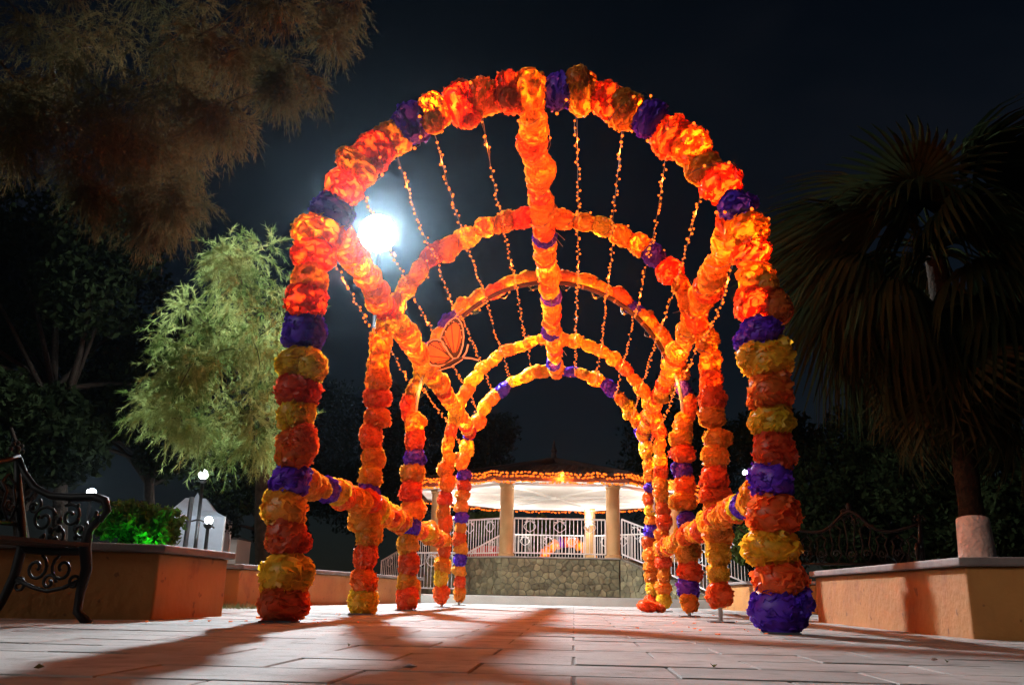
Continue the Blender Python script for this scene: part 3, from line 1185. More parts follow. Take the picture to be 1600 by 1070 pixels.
# tiled roof: eight slopes, each with courses of tiles along the eave
EAVE_R, EAVE_Z, TOP_Z = CIR + 0.62, CEIL + 0.10, CEIL + 1.08
roof = MB()
for k in range(8):
    a, b = octp(EAVE_R, k - 1), octp(EAVE_R, k)
    top = Vector((0, 0, TOP_Z))
    roof.add([(a.x, a.y, EAVE_Z), (b.x, b.y, EAVE_Z), tuple(top), (a.x * 0.97, a.y * 0.97, EAVE_Z - 0.03), (b.x * 0.97, b.y * 0.97, EAVE_Z - 0.03)], [(0, 1, 2), (3, 4, 1, 0)])
ro = roof.build('roof', MT['rooftile'], gz)
tl = MB()
tv = []
for k in (6, 7, 0, 1, 5):
    a, b = octp(EAVE_R, k - 1), octp(EAVE_R, k)
    e = (b - a)
    w = e.length
    e.normalize()
    inw = -((a + b) / 2).normalized()
    slope = (TOP_Z - EAVE_Z) / (EAVE_R * math.cos(PI / 8))
    for j in range(9):
        dist = j * 0.30
        hw = w / 2 * (1 - dist / (EAVE_R * math.cos(PI / 8)))
        nn = int(hw * 2 / 0.17)
        for i in range(nn):
            x = -hw + (i + 0.5) * (2 * hw / nn)
            p = (a + b) / 2 + e * x + inw * dist + Vector((0, 0, EAVE_Z + dist * slope + 0.01 + 0.03))
            q = p + inw * 0.34 + Vector((0, 0, 0.34 * slope - 0.015))
            # half-round tile
            vs = []
            for P_, rr in ((p, 0.082), (q, 0.066)):
                for s_ in range(5):
                    an = PI * s_ / 4
                    vs.append(tuple(P_ + e * (rr * math.cos(an)) + Vector((0, 0, rr * math.sin(an) - 0.02))))
            tl.add(vs, [(s_, s_ + 1, 6 + s_, 5 + s_) for s_ in range(4)] + [(0, 1, 2, 3, 4)])
to = tl.build('roof_tiles', MT['rooftile'], ro)
tag(to, kind='stuff')
for k in range(8):
    p = octp(EAVE_R, k)
    MB().tube([(p.x, p.y, EAVE_Z + 0.07), (0, 0, TOP_Z + 0.06)], 0.10, 8).build('ridge_cap', MT['rooftile'], ro)
MB().lathe([(0.16, 0), (0.18, 0.08), (0.09, 0.16), (0.07, 0.3), (0.11, 0.36), (0.06, 0.44), (0.012, 0.7)], (0, 0, TOP_Z), 12).build('finial', MT['rooftile'], ro)
fas = MB()
for k in range(8):
    a, b = octp(EAVE_R - 0.06, k - 1), octp(EAVE_R - 0.06, k)
    mid = (a + b) / 2
    rz = math.atan2((b - a).y, (b - a).x)
    fas.box((mid.x, mid.y, EAVE_Z - 0.04), ((b - a).length * 0.995, 0.04, 0.17), rz)
fas.build('fascia', MT['fascia'], gz)

RAIL_H = 1.0


def railing_pts(a, b, parent, name='railing'):
    """white metal railing from foot a to foot b (may slope)"""
    root = bpy.data.objects.new(name, None)
    COL.objects.link(root)
    root.parent = parent
    e = b - a
    up = Vector((0, 0, 1))
    MB().tube([a + up * RAIL_H, b + up * RAIL_H], 0.026, 6).build('top_rail', MT['white_paint'], root)
    MB().tube([a + up * 0.10, b + up * 0.10], 0.020, 6).build('bottom_rail', MT['white_paint'], root)
    n = max(3, int(e.length / 0.105))
    m = MB()
    for i in range(n + 1):
        p = a + e * (i / n)
        m.tube([p + up * 0.10, p + up * (RAIL_H - 0.01)], 0.0095 if 0 < i < n else 0.022, 5)
    tag(m.build('balusters', MT['white_paint'], root), kind='stuff')
    sc = MB()
    d = e.normalized()
    mid = a + e * 0.5 + up * (RAIL_H - 0.06)
    for s in (-1, 1):
        for q in (0.0, 0.33, -0.33):
            c0 = mid + e * q
            pts = [c0 + d * (s * 0.16 * math.sin(t * PI / 8) ** 1.0) + up * (-0.30 + 0.30 * (t / 8)) for t in range(9)]
            pts += [c0 + d * (s * (0.16 - 0.05 * (1 - math.cos(t * PI / 4)))) + up * (-0.05 * math.sin(t * PI / 4)) for t in range(1, 6)]
            sc.tube(pts, 0.010, 5)
    tag(sc.build('scrollwork', MT['white_paint'], root), kind='stuff')
    return root


for k in range(8):
    if k in (1, 5):                     # stairs leave these sides open
        continue
    a, b = octp(CIR - 0.30, k - 1), octp(CIR - 0.30, k)
    d = (b - a).normalized() * (COLR + 0.03)
    railing_pts(a + d + Vector((0, 0, FLOOR + 0.036)), b - d + Vector((0, 0, FLOOR + 0.036)), gz)


def stairs(k, label):
    a, b = octp(CIR, k - 1), octp(CIR, k)
    mid = (a + b) / 2
    out = mid.normalized()
    e = (b - a).normalized()
    root = bpy.data.objects.new('staircase', None)
    COL.objects.link(root)
    root.parent = gz
    n, tread = 6, 0.46
    for i in range(n):
        z = FLOOR * (1 - (i + 1) / (n + 1))
        c = mid + out * (tread * (i + 0.5) + 0.035)
        rz = math.atan2(e.y, e.x)
        MB().box((c.x, c.y, z / 2), ((b - a).length - 0.30, tread - 0.004, z), rz).build('step', MT['concrete'], root)
    for s in (-1, 1):
        p = mid + e * (s * ((b - a).length / 2 - 0.06)) + Vector((0, 0, FLOOR + 0.03)) + out * 0.05
        q = p + out * (tread * n) - Vector((0, 0, FLOOR))
        wl_ = MB()
        sd = e * 0.07
        for_pts = [p + sd, p - sd, q - sd, q + sd]
        wl_.v = [tuple(v) for v in for_pts] + [(v.x, v.y, 0.0) for v in for_pts]
        wl_.f = [(0, 1, 2, 3), (0, 3, 7, 4), (1, 5, 6, 2), (3, 2, 6, 7), (0, 4, 5, 1)]
        swl = wl_.build('side_wall', MT['stone_joint'], root)
        if k == 1 and s < 0:
            nf = -e
            Lw = tread * n
            for cell in voronoi_cells(Lw, FLOOR, 0.172, rgs):
                cell = clip_poly(cell, FLOOR / Lw, 1.0, FLOOR - 0.02)
                if len(cell) < 3:
                    continue
                mm = MB()
                nn = len(cell)
                for dd_ in (0.06, 0.088 + rgs.uniform(0, 0.02)):
                    for x, z in cell:
                        v = Vector((p.x, p.y, 0)) + out * x + nf * dd_ + Vector((0, 0, z))
                        mm.v.append(tuple(v))
                mm.f = [tuple(range(nn, 2 * nn))] + [(i_, (i_ + 1) % nn, nn + (i_ + 1) % nn, nn + i_) for i_ in range(nn)]
                mm.build('stone', MT['stone'], swl)
        railing_pts(p + Vector((0, 0, 0.01)), q + Vector((0, 0, 0.01)), gz, 'stair_railing')


stairs(1, '')
stairs(5, '')
# wall lights on the inner faces of the columns
for k in range(8):
    p = octp(CIR - 0.32 - COLR - 0.06, k)
    sc = MB().lathe([(0.03, -0.06), (0.07, 0.02), (0.085, 0.07)], (p.x, p.y, CEIL - 0.62), 10).build('wall_light', MT['white_paint'], gz)
    lamp_point(gz, Vector((p.x * 0.97, p.y * 0.97, CEIL - 0.50)), 62.0, 'wall_light_glow', 0.05, (1.0, 0.93, 0.86))

# amber strings along the eaves
for row, (z, lab) in enumerate(((EAVE_Z + 0.02, 'middle amber light string across the eave board of the bandstand'), (EAVE_Z + 0.10, 'upper amber light string along the tiled eave of the bandstand'), (EAVE_Z - 0.13, 'lower amber light string under the tiled eave of the bandstand'))):
    pts = []
    for k in range(8):
        a, b = octp(EAVE_R + 0.06, k - 1), octp(EAVE_R + 0.06, k)
        nsw = 4
        for i in range(nsw * 6):
            t = i / (nsw * 6)
            pts.append(GZ_C + a.lerp(b, t) + Vector((0, 0, z - 0.05 * abs(math.sin(t * nsw * PI)) + random.uniform(-0.012, 0.012))))
    pts.append(pts[0])
    light_string(lab, pts, 0.062, 0.03, 0.029, lamps=[(k + 0.5) / 8 for k in range(8)], power=60.0, group='amber string lights on the bandstand', wire_r=0.004)

# ================================================================== LAMPS
lm = thing('street_lamp', 'glaring white street lamp on a tall dark post behind the arch', 'street lamp', (LAMP_POS.x, LAMP_POS.y, 0))
MB().lathe([(0.16, 0.0), (0.16, 0.25), (0.10, 0.35), (0.075, 1.2), (0.05, LAMP_POS.z + 0.25)], (-0.15, 1.3, 0), 12).build('post', MT['dark_metal'], lm, True)
MB().tube([(-0.15, 1.3, LAMP_POS.z + 0.22), (-0.12, 0.9, LAMP_POS.z + 0.34), (-0.05, 0.42, LAMP_POS.z + 0.24)], 0.035, 8).build('arm', MT['dark_metal'], lm, True)
MB().ball((0, 0, LAMP_POS.z), 0.20, 20, 14).build('globe', MT['lamp'], lm, True)
sh = MB().lathe([(0.02, -0.40), (0.20, -0.38), (0.34, -0.26), (0.40, -0.08), (0.41, 0.0), (0.39, 0.0), (0.38, -0.08), (0.32, -0.24), (0.18, -0.355), (0.02, -0.37)], (0, 0, 0), 22).build('back_shield', MT['dark_metal'], lm, True)  # opaque shield added to keep lamp light off the bandstand and rear trees
sh.location = (0, 0, LAMP_POS.z)
sh.rotation_euler = Vector((0.10, -0.93, -0.42)).to_track_quat('Z', 'Y').to_euler()


def park_lamp(p, label, r=0.17):
    root = thing('park_lamp', label, 'lamp post', (p.x, p.y, 0), 0, 'small globe lamps among the trees')
    MB().lathe([(0.14, 0), (0.14, 0.2), (0.07, 0.3), (0.055, 1.0), (0.045, p.z - r - 0.1)], (0, 0, 0), 10).build('post', MT['dark_metal'], root, True)
    MB().lathe([(0.045, -r - 0.12), (0.11, -r - 0.06), (0.13, -r + 0.005)], (0, 0, p.z), 12).build('collar', MT['dark_metal'], root, True)
    MB().ball((0, 0, p.z), r, 14, 10).build('globe', MT['lamp_small'], root, True)
    return root


park_lamp(at(318, 741, 24.5), 'globe park lamp above the small lit tree', 0.12)
park_lamp(at(326, 813, 24.0), 'low globe park lamp beside the pale tent', 0.10)
park_lamp(at(143, 770, 26), 'globe park lamp above the iron bench armrest', 0.13)
park_lamp(at(1164, 738, 34), 'faint park lamp between the right arch columns', 0.09)

# bracketed sign post in front of the tent
sp = thing('iron_post', 'dark iron post with scroll brackets before the pale tent', 'post', (at(288, 848, 20).x, 20, 0))
zt = at(293, 776, 20).z
MB().tube([(0, 0, 0), (0.05, 0, zt)], 0.055, 8).build('shaft', MT['dark_metal'], sp)
zb = at(288, 815, 20).z
for s in (-1, 1):
    MB().tube([(0.02, 0, zb), (0.25 * s, 0, zb + 0.06), (0.5 * s, 0, zb - 0.03), (0.62 * s, 0, zb - 0.12)], 0.02, 6).build('bracket', MT['dark_metal'], sp)

# tent
tn = thing('peaked_tent', 'pale bluish peaked tent beyond the planter', 'tent', (at(300, 850, 27).x, 27, 0))
ta = at(298, 770, 27).z
te = at(268, 808, 27).z
hw = 0.95
m = MB()
prof = [(1.0, te), (0.62, te + 0.18), (0.30, te + 0.55), (0.10, te + (ta - te) * 0.72), (0.012, ta)]
ring_n = 4
for s_, z in prof:
    for q in range(4):
        a = PI / 4 + q * PI / 2 + 0.2
        m.v.append((hw * 1.414 * s_ * math.cos(a), hw * 1.414 * s_ * math.sin(a), z))
for i in range(len(prof) - 1):
    for q in range(4):
        m.f.append((i * 4 + q, i * 4 + (q + 1) % 4, i * 4 + 4 + (q + 1) % 4, i * 4 + 4 + q))
m.build('canopy', MT['tent'], tn)
m = MB()
for q in range(4):
    a, b = PI / 4 + q * PI / 2 + 0.2, PI / 4 + (q + 1) * PI / 2 + 0.2
    if q == 3:
        continue
    A = (hw * 1.40 * math.cos(a), hw * 1.40 * math.sin(a))
    B = (hw * 1.40 * math.cos(b), hw * 1.40 * math.sin(b))
    m.add([(A[0], A[1], 0.0), (B[0], B[1], 0.0), (B[0], B[1], te), (A[0], A[1], te)], [(0, 1, 2, 3)])
m.build('side_curtain', MT['tent'], tn)
for q in range(4):
    a = PI / 4 + q * PI / 2 + 0.2
    MB().tube([(hw * 1.43 * math.cos(a), hw * 1.43 * math.sin(a), -0.03), (hw * 1.43 * math.cos(a), hw * 1.43 * math.sin(a), te)], 0.03, 6).build('pole', MT['white_paint'], tn)

# white kiosk
kx = at(335, 860, 38)
kk = thing('white_kiosk', 'small white kiosk with an arched window far behind the planter', 'kiosk', (kx.x, 38, 0.0))
kt = at(335, 828, 38).z
MB().box((0, 0, kt * 0.42), (2.4, 2.0, kt * 0.84)).build('wall', MT['white_plaster'], kk)
MB().add([(-1.4, -1.2, kt * 0.842), (1.4, -1.2, kt * 0.842), (1.4, 1.2, kt * 0.842), (-1.4, 1.2, kt * 0.842), (0, 0, kt)], [(0, 1, 4), (1, 2, 4), (2, 3, 4), (3, 0, 4), (3, 2, 1, 0)]).build('roof', MT['coping'], kk)
wv = [(0.38 * math.cos(PI * t / 8), -1.03, kt * 0.5 + 0.38 * math.sin(PI * t / 8)) for t in range(9)] + [(-0.38, -1.03, kt * 0.2), (0.38, -1.03, kt * 0.2)]
w_ = MB().add(wv, [tuple(range(11))]).build('window', MT['dark_metal'], kk)
MB().tube([(v[0], -1.035, v[2]) for v in wv] + [(wv[0][0], -1.035, wv[0][2])], 0.05, 6).build('frame', MT['white_paint'], w_)

# small flower arch and red canopy behind the bandstand
p0 = at(888, 870, 37)
ba = thing('small_flower_arch', 'small orange flower arch seen through the bandstand railing', 'flower arch', (p0.x, 37, 0.165))
hh, ww = at(888, 846, 37).z - 0.165, 1.08
bpth = [Vector((-ww, 0, 0)), Vector((-ww, 0, hh - ww))] + [Vector((ww * math.sin(-PI / 2 + PI * k / 16), 0, hh - ww + ww * math.cos(-PI / 2 + PI * k / 16))) for k in range(1, 16)] + [Vector((ww, 0, hh - ww)), Vector((ww, 0, 0))]
MB().tube(bpth, 0.02, 6).build('pipe', MT['pipe'], ba)
string_poms(ba, bpth, 'OROOYOROOOYOPROOYOOROOROYOOR', 0.21, 0.66, 0.1)
for k in range(7):
    th = -1.5 + 3.0 * k / 6
    lamp_point(ba, Vector((ww * math.sin(th), -0.40, hh - ww + ww * math.cos(th))), 14.0, col=(1.0, 0.45, 0.2))  # unseen lamps added in front to brighten the small arch
p0 = at(762, 860, 36)
rc = thing('red_canopy', 'red cloth stall canopy seen through the left bandstand railing', 'canopy', (p0.x, 36, 0.165))
zt = at(762, 852, 36).z - 0.165
MB().add([(-1.1, -0.6, zt - 0.45), (1.1, -0.6, zt - 0.45), (1.1, 0.6, zt - 0.45), (-1.1, 0.6, zt - 0.45), (0.35, 0, zt), (-0.35, 0, zt)], [(0, 1, 4, 5), (1, 2, 4), (2, 3, 5, 4), (3, 0, 5)]).build('cloth', MT['red_cloth'], rc)
for x, y in ((-1.05, -0.55), (1.05, -0.55), (1.05, 0.55), (-1.05, 0.55)):
    MB().tube([(x, y, -0.02), (x, y, zt - 0.45)], 0.03, 6).build('pole', MT['white_paint'], rc)

# white railing left of the bandstand
lr = thing('garden_railing', 'short white garden railing left of the bandstand base', 'railing', at(672, 905, 24.0) * 1.0)
lr.location.z = 0.165
r_ = railing_pts(Vector((-0.75, 0.6, 0.05)), Vector((0.75, -0.2, 0.05)), lr)


# ================================================================== BENCHES
def spiral(c, r0, turns, sgn=1, a0=0.0, n=16, ax='xz'):
    out = []
    for i in range(n + 1):
        t = i / n
        a = a0 + sgn * turns * 2 * PI * t
        r = r0 * (1 - 0.8 * t)
        out.append(Vector((c[0] + r * math.cos(a), c[1], c[2] + r * math.sin(a))) if ax == 'xz' else Vector((c[0], c[1] + r * math.cos(a), c[2] + r * math.sin(a))))
    return out


def bench(loc, rz, scale, label, L=1.35):
    """ornate cast bench: faces +x of its own frame, length along y"""
    root = thing('iron_bench', label, 'bench', loc, rz, 'ornate black iron benches')
    root.scale = (scale,) * 3
    for s in (-1, 1):
        y = s * L / 2
        f = MB()
        # rear leg and back post, sweeping to the arm
        f.tube([(-0.36, y, 0.0), (-0.30, y, 0.10), (-0.24, y, 0.26), (-0.22, y, 0.42), (-0.27, y, 0.62), (-0.33, y, 0.82), (-0.37, y, 0.98)], [0.026, 0.024, 0.028, 0.03, 0.026, 0.022, 0.016], 8)
        f.tube([(-0.35, y, 0.96), (-0.29, y, 0.86), (-0.20, y, 0.77), (-0.08, y, 0.72), (0.08, y, 0.71), (0.22, y, 0.715), (0.30, y, 0.69), (0.325, y, 0.63), (0.29, y, 0.58), (0.25, y, 0.60), (0.255, y, 0.63)], [0.016, 0.02, 0.022, 0.022, 0.024, 0.026, 0.026, 0.022, 0.018, 0.014, 0.010], 8)
        # front leg, cabriole shape
        f.tube([(0.29, y, 0.60), (0.22, y, 0.52), (0.21, y, 0.42), (0.24, y, 0.30), (0.22, y, 0.16), (0.22, y, 0.06), (0.30, y, 0.0)], [0.018, 0.026, 0.034, 0.032, 0.026, 0.026, 0.03], 8)
        f.tube([(-0.24, y, 0.41), (0.0, y, 0.395), (0.22, y, 0.40)], 0.024, 8)
        f.build('side_frame', MT['iron'], root, True)
        k = MB()
        for c, r, tn_, sg, a0 in (((-0.10, y, 0.58), 0.085, 1.4, 1, 0.3), ((0.08, y, 0.60), 0.075, 1.3, -1, 2.2), ((0.0, y, 0.49), 0.07, 1.2, 1, 4), ((0.16, y, 0.52), 0.055, 1.2, -1, 1),
                                  ((-0.18, y, 0.66), 0.05, 1.1, -1, 1), ((-0.10, y, 0.30), 0.08, 1.3, -1, 1.2), ((0.08, y, 0.30), 0.08, 1.3, 1, 2.0), ((0.0, y, 0.22), 0.05, 1.2, 1, 0), ((0.17, y, 0.22), 0.045, 1.2, 1, 0), ((-0.2, y, 0.20), 0.045, 1.2, -1, 2)):
            k.tube(spiral(c, r, tn_, sg, a0), 0.010, 6)
        k.tube([(-0.25, y, 0.24), (-0.1, y, 0.19), (0.0, y, 0.17), (0.1, y, 0.19), (0.22, y, 0.24)], 0.013, 6)
        # leaves of the casting
        for t in range(16):
            q = Vector((random.uniform(-0.2, 0.2), y + random.uniform(-.012, .012), random.uniform(0.45, 0.68)))
            k.ball(tuple(q), random.uniform(0.010, 0.02), 6, 4, 1.3)
        k.build('scrollwork', MT['iron'], root, True)
        # finial on the back post
        fn = MB()
        fn.ball((-0.375, y, 1.005), 0.026, 8, 6)
        for t in range(5):
            a = PI * t / 4
            fn.ball((-0.375, y + 0.05 * math.cos(a), 1.0 + 0.045 * math.sin(a)), 0.016, 6, 4)
        fn.build('finial', MT['iron'], root, True)
    for i in range(6):
        MB().box((-0.20 + i * 0.082, 0, 0.425 + 0.004 * abs(i - 2.5)), (0.06, L - 0.01, 0.022)).build('slat', MT['iron'], root)
    b = MB()
    n = 20
    topc = []
    for i in range(n + 1):
        t = i / n * 2 - 1
        z = 0.86 + 0.10 * abs(t) ** 3 + 0.24 * math.exp(-(t / 0.28) ** 2)
        topc.append(Vector((-0.345 - 0.03 * (z - 0.86), t * L / 2, z)))
    b.tube(topc, 0.018, 6)
    b.tube([(-0.27, -L / 2, 0.55), (-0.27, L / 2, 0.55)], 0.014, 6)
    b.build('back_rail', MT['iron'], root, True)
    lat = MB()
    for i in range(9):
        y = (i + 0.5) / 9 * L - L / 2
        zt = 0.84 + 0.22 * math.exp(-(y / (L / 2) / 0.28) ** 2)
        for s in (-1, 1):
            lat.tube([(-0.275, y, 0.55), (-0.29, y + s * 0.055, 0.65), (-0.30, y + s * 0.03, 0.74), (-0.325, y + s * 0.055, zt - 0.05), (-0.335, y, zt)], 0.009, 5)
        lat.tube(spiral((-0.295, y, 0.66), 0.04, 1.2, 1 if i % 2 else -1, 0, 10, 'yz'), 0.008, 5)
    for t in range(4):
        lat.tube(spiral((-0.35, (-1) ** t * 0.05, 1.0 + 0.028 * t), 0.045, 1.1, 1 if t % 2 else -1, 0, 10, 'yz'), 0.009, 5)
    lat.ball((-0.36, 0, 1.145), 0.028, 8, 6, 1.6)
    lat.build('back_lattice', MT['iron'], root, True)
    return root


bench((-2.97, 4.98, 0.0), math.radians(-13), 1.05, 'black iron bench standing in front of the left planter')
bench((4.0, 10.75, 0.0), math.radians(-118), 1.16, 'black iron bench half hidden beyond the right planter')


# ================================================================== VEGETATION
def needles(roots, dirs, lengths, M_, nl, w, droop, seed, spread=0.55):
    """drooping branchlets with M_ fine needles each -> triangles"""
    rg = np.random.default_rng(seed)
    n = len(roots)
    t = rg.uniform(0.05, 1.0, (n, M_))
    L = np.asarray(lengths)[:, None]
    p = roots[:, None, :] + dirs[:, None, :] * (t * L)[..., None]
    p[..., 2] -= droop * (t ** 2) * L
    tang = dirs[:, None, :].repeat(M_, 1).copy()
    tang[..., 2] -= 2 * droop * t
    nd = tang + rg.normal(size=(n, M_, 3)) * spread
    nd /= np.linalg.norm(nd, axis=2, keepdims=True)
    ln = nl * rg.uniform(0.6, 1.3, (n, M_, 1))
    side = np.cross(nd, rg.normal(size=(n, M_, 3)))
    side /= np.maximum(1e-6, np.linalg.norm(side, axis=2, keepdims=True))
    a = p - side * w
    b = p + side * w
    c = p + nd * ln
    V = np.stack([a, b, c], axis=2).reshape(-1, 3)
    F = np.arange(len(V)).reshape(-1, 3)
    return V, F


def limb(m, a, b, r0, r1, bend=0.15, n=6):
    a, b = Vector(a), Vector(b)
    o = Vector((random.uniform(-1, 1), random.uniform(-1, 1), random.uniform(0, 1))) * bend * (b - a).length
    pts = [a.lerp(b, k / n) + o * math.sin(PI * k / n) * 0.6 for k in range(n + 1)]
    m.tube(pts, [r0 + (r1 - r0) * k / n for k in range(n + 1)], 7)
    return pts


def feathery_tree(name, label, base_p, trunk_top, clumps, mat, K=55, M_=34, L=(0.25, 0.6), nl=0.09, w=0.0028, droop=0.5, seed=1, r0=0.2, cat='tree', hang=0.0):
    root = thing(name, label, cat, base_p)
    B = Vector(base_p)
    m = MB()
    tp = limb(m, (0, 0, -0.03), Vector(trunk_top) - B, r0, r0 * 0.55, 0.06, 8)
    rg = np.random.default_rng(seed)
    R, D, Ls = [], [], []
    fine = []
    for (c, r) in clumps:
        for _ in range(4):
            o_ = Vector((random.gauss(0, 0.42), random.gauss(0, 0.42), random.gauss(0, 0.42))) * r
            fine.append((Vector(c) + o_, r * random.uniform(0.35, 0.75)))
    K = max(8, K // 4)
    nodes = [(p, r0 * 0.5) for p in tp[-3:]]
    for (c, r) in sorted(fine, key=lambda q: (Vector(q[0]) - B - tp[-1]).length):
        cc = Vector(c) - B
        p_, rp = min(nodes, key=lambda q: (q[0] - cc).length)
        r1 = max(0.006, rp * 0.62)
        for q_ in limb(m, p_, cc, r1, r1 * 0.6, 0.16)[3:]:
            nodes.append((q_, r1 * 0.75))
        d = rg.normal(size=(K, 3))
        d /= np.linalg.norm(d, axis=1, keepdims=True)
        rad = r * rg.uniform(0.1, 1.0, (K, 1))
        R.append(np.array(cc)[None] + d * rad * np.array([rg.uniform(0.6, 1.3), rg.uniform(0.6, 1.3), rg.uniform(0.5, 0.9)]))
        dd = d + rg.normal(size=(K, 3)) * 0.35 + np.array([0, 0, -hang])
        dd /= np.linalg.norm(dd, axis=1, keepdims=True)
        D.append(dd)
        Ls.append(rg.uniform(*L, K))
    m.build('trunk', MT['bark'], root, True)
    V, F = needles(np.vstack(R), np.vstack(D), np.concatenate(Ls), M_, nl, w, droop, seed)
    link('crown', mesh_np('crown', V, F), mat, root)
    return root


def px_clumps(spec, Y, dY, rs):
    """clumps given as photograph positions with their own depth"""
    out = []
    for px, py, r in spec:
        y = Y + random.uniform(-dY, dY)
        out.append((at(px, py, y), r * rs * random.uniform(0.85, 1.15)))
    return out


# overhanging tree, upper left, its trunk outside the view
spec = []
for px, py, r in [(430, 40, 60), (500, 60, 50), (470, 110, 55), (395, 100, 60), (340, 60, 70), (280, 40, 80), (200, 30, 90), (120, 40, 90), (40, 50, 90), (520, 20, 50), (440, 140, 40),
                  (300, 120, 70), (230, 130, 75), (150, 130, 80), (70, 130, 80), (340, 180, 45), (290, 190, 55), (240, 210, 55), (190, 210, 60), (120, 200, 55), (60, 200, 50), (20, 230, 40), (10, 170, 55),
                  (350, 205, 32), (300, 240, 40), (230, 270, 48), (250, 310, 42), (210, 320, 40), (285, 335, 26), (160, 260, 42), (150, 300, 25), (280, 270, 38), (235, 345, 24)]:
    spec.append((px, py, r))
ov = px_clumps(spec, 7.0, 1.1, 7.0 / 1392)
feathery_tree('feathery_tree', 'feathery grey green tree overhanging the upper left of the plaza', (-6.4, 7.6, 0.39), (-5.2, 7.4, 4.2), ov, MT['feather'], K=200, M_=30, L=(0.08, 0.26), nl=0.06, w=0.0019, droop=0.45, seed=21, r0=0.2, hang=0.35)

# brightly lit feathery tree left of the nearest arch
spec = [(370, 420, 45), (420, 430, 45), (340, 470, 50), (390, 480, 55), (430, 480, 45), (300, 500, 45), (350, 530, 55), (400, 540, 55), (425, 545, 36), (270, 550, 45), (310, 570, 55), (360, 590, 55), (410, 600, 55),
        (420, 605, 36), (280, 610, 45), (330, 640, 50), (390, 650, 50), (430, 660, 40), (300, 670, 40), (250, 590, 35), (350, 410, 30), (270, 660, 42), (400, 690, 40), (415, 700, 36), (250, 640, 35)]
lt = px_clumps(spec, 11.0, 0.55, 11.0 / 1392)
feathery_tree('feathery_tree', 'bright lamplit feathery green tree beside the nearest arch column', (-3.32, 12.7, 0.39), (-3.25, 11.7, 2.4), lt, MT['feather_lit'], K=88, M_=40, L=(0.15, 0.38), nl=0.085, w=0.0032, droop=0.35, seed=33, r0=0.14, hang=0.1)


def leafy(name, label, base_p, clumps, mat, nleaf=1400, size=0.07, seed=5, r0=0.2, trunk_h=1.5, cat='tree', group=None):
    root = thing(name, label, cat, base_p, 0, group)
    B = Vector(base_p)
    m = MB()
    ctr = sum((Vector(c) for c, r in clumps), Vector()) / len(clumps) - B
    tp = limb(m, (0, 0, -0.03), (ctr.x * 0.5, ctr.y * 0.5, trunk_h), r0, r0 * 0.6, 0.04, 6)
    rg = np.random.default_rng(seed)
    Vs = []
    for c, r in clumps:
        cc = Vector(c) - B
        limb(m, tp[-1 - random.randint(0, 1)], cc, r0 * 0.4, 0.015, 0.1)
        n = nleaf
        d = rg.normal(size=(n, 3))
        d /= np.linalg.norm(d, axis=1, keepdims=True)
        lump = 1 + 0.25 * vnoise(d * 1.7, seed + len(Vs), 2)
        p = np.array(cc) + d * (r * (rg.uniform(0.25, 1.0, (n, 1)) ** 0.45)) * lump[:, None] * np.array([1, 1, 0.85])
        u = rg.normal(size=(n, 3))
        u /= np.linalg.norm(u, axis=1, keepdims=True)
        v = np.cross(u, rg.normal(size=(n, 3)))
        v /= np.maximum(1e-6, np.linalg.norm(v, axis=1, keepdims=True))
        s = size * rg.uniform(0.6, 1.4, (n, 1))
        Vs.append(np.stack([p - u * s, p + v * s * 0.45, p + u * s, p - v * s * 0.45], axis=1).reshape(-1, 3))
    m.build('trunk', MT['dark_bark'], root, True)
    V = np.vstack(Vs)
    link('crown', mesh_np('crown', V, np.arange(len(V)).reshape(-1, 4)), mat, root)
    return root


def blob(px, py, Y, r, n, rs=1.0, flat=0.8):
    c = at(px, py, Y)
    R_ = r * Y / 1392
    return [(c + Vector((random.uniform(-1, 1), random.uniform(-1, 1), random.uniform(-flat, flat))) * R_ * 0.75, R_ * random.uniform(0.35, 0.55) * rs) for _ in range(n)]


DARK = [  # px, py, Y, radius px, clumps, label
    (90, 480, 21, 190, 16, 'tall dark tree behind the iron bench'),
    (230, 620, 24, 150, 14, 'dark tree left behind the bright lamplit tree'),
    (40, 700, 19, 120, 10, 'low dark tree at the far left over the bench'),
    (430, 760, 30, 110, 12, 'dark tree behind the nearest left column'),
    (560, 700, 44, 130, 14, 'dark tree between the two left flower columns'),
    (700, 720, 46, 110, 12, 'dark tree behind the left end of the bandstand'),
    (1090, 720, 46, 140, 14, 'dark tree behind the right end of the bandstand'),
    (1290, 760, 26, 150, 14, 'dark tree right of the nearest right column'),
    (1420, 800, 22, 120, 12, 'dark tree behind the half hidden bench'),
    (1590, 780, 20, 130, 12, 'dark tree at the far right behind the palm trunk'),
]
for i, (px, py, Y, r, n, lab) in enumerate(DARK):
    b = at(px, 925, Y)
    leafy('dark_tree', lab, (b.x, Y, 0.0), blob(px, py, Y, r, n), MT['dark_leaf'], 1500, 0.10, 50 + i, 0.2, max(0.8, at(px, py + r * 0.7, Y).z), group='dark park trees round the plaza')

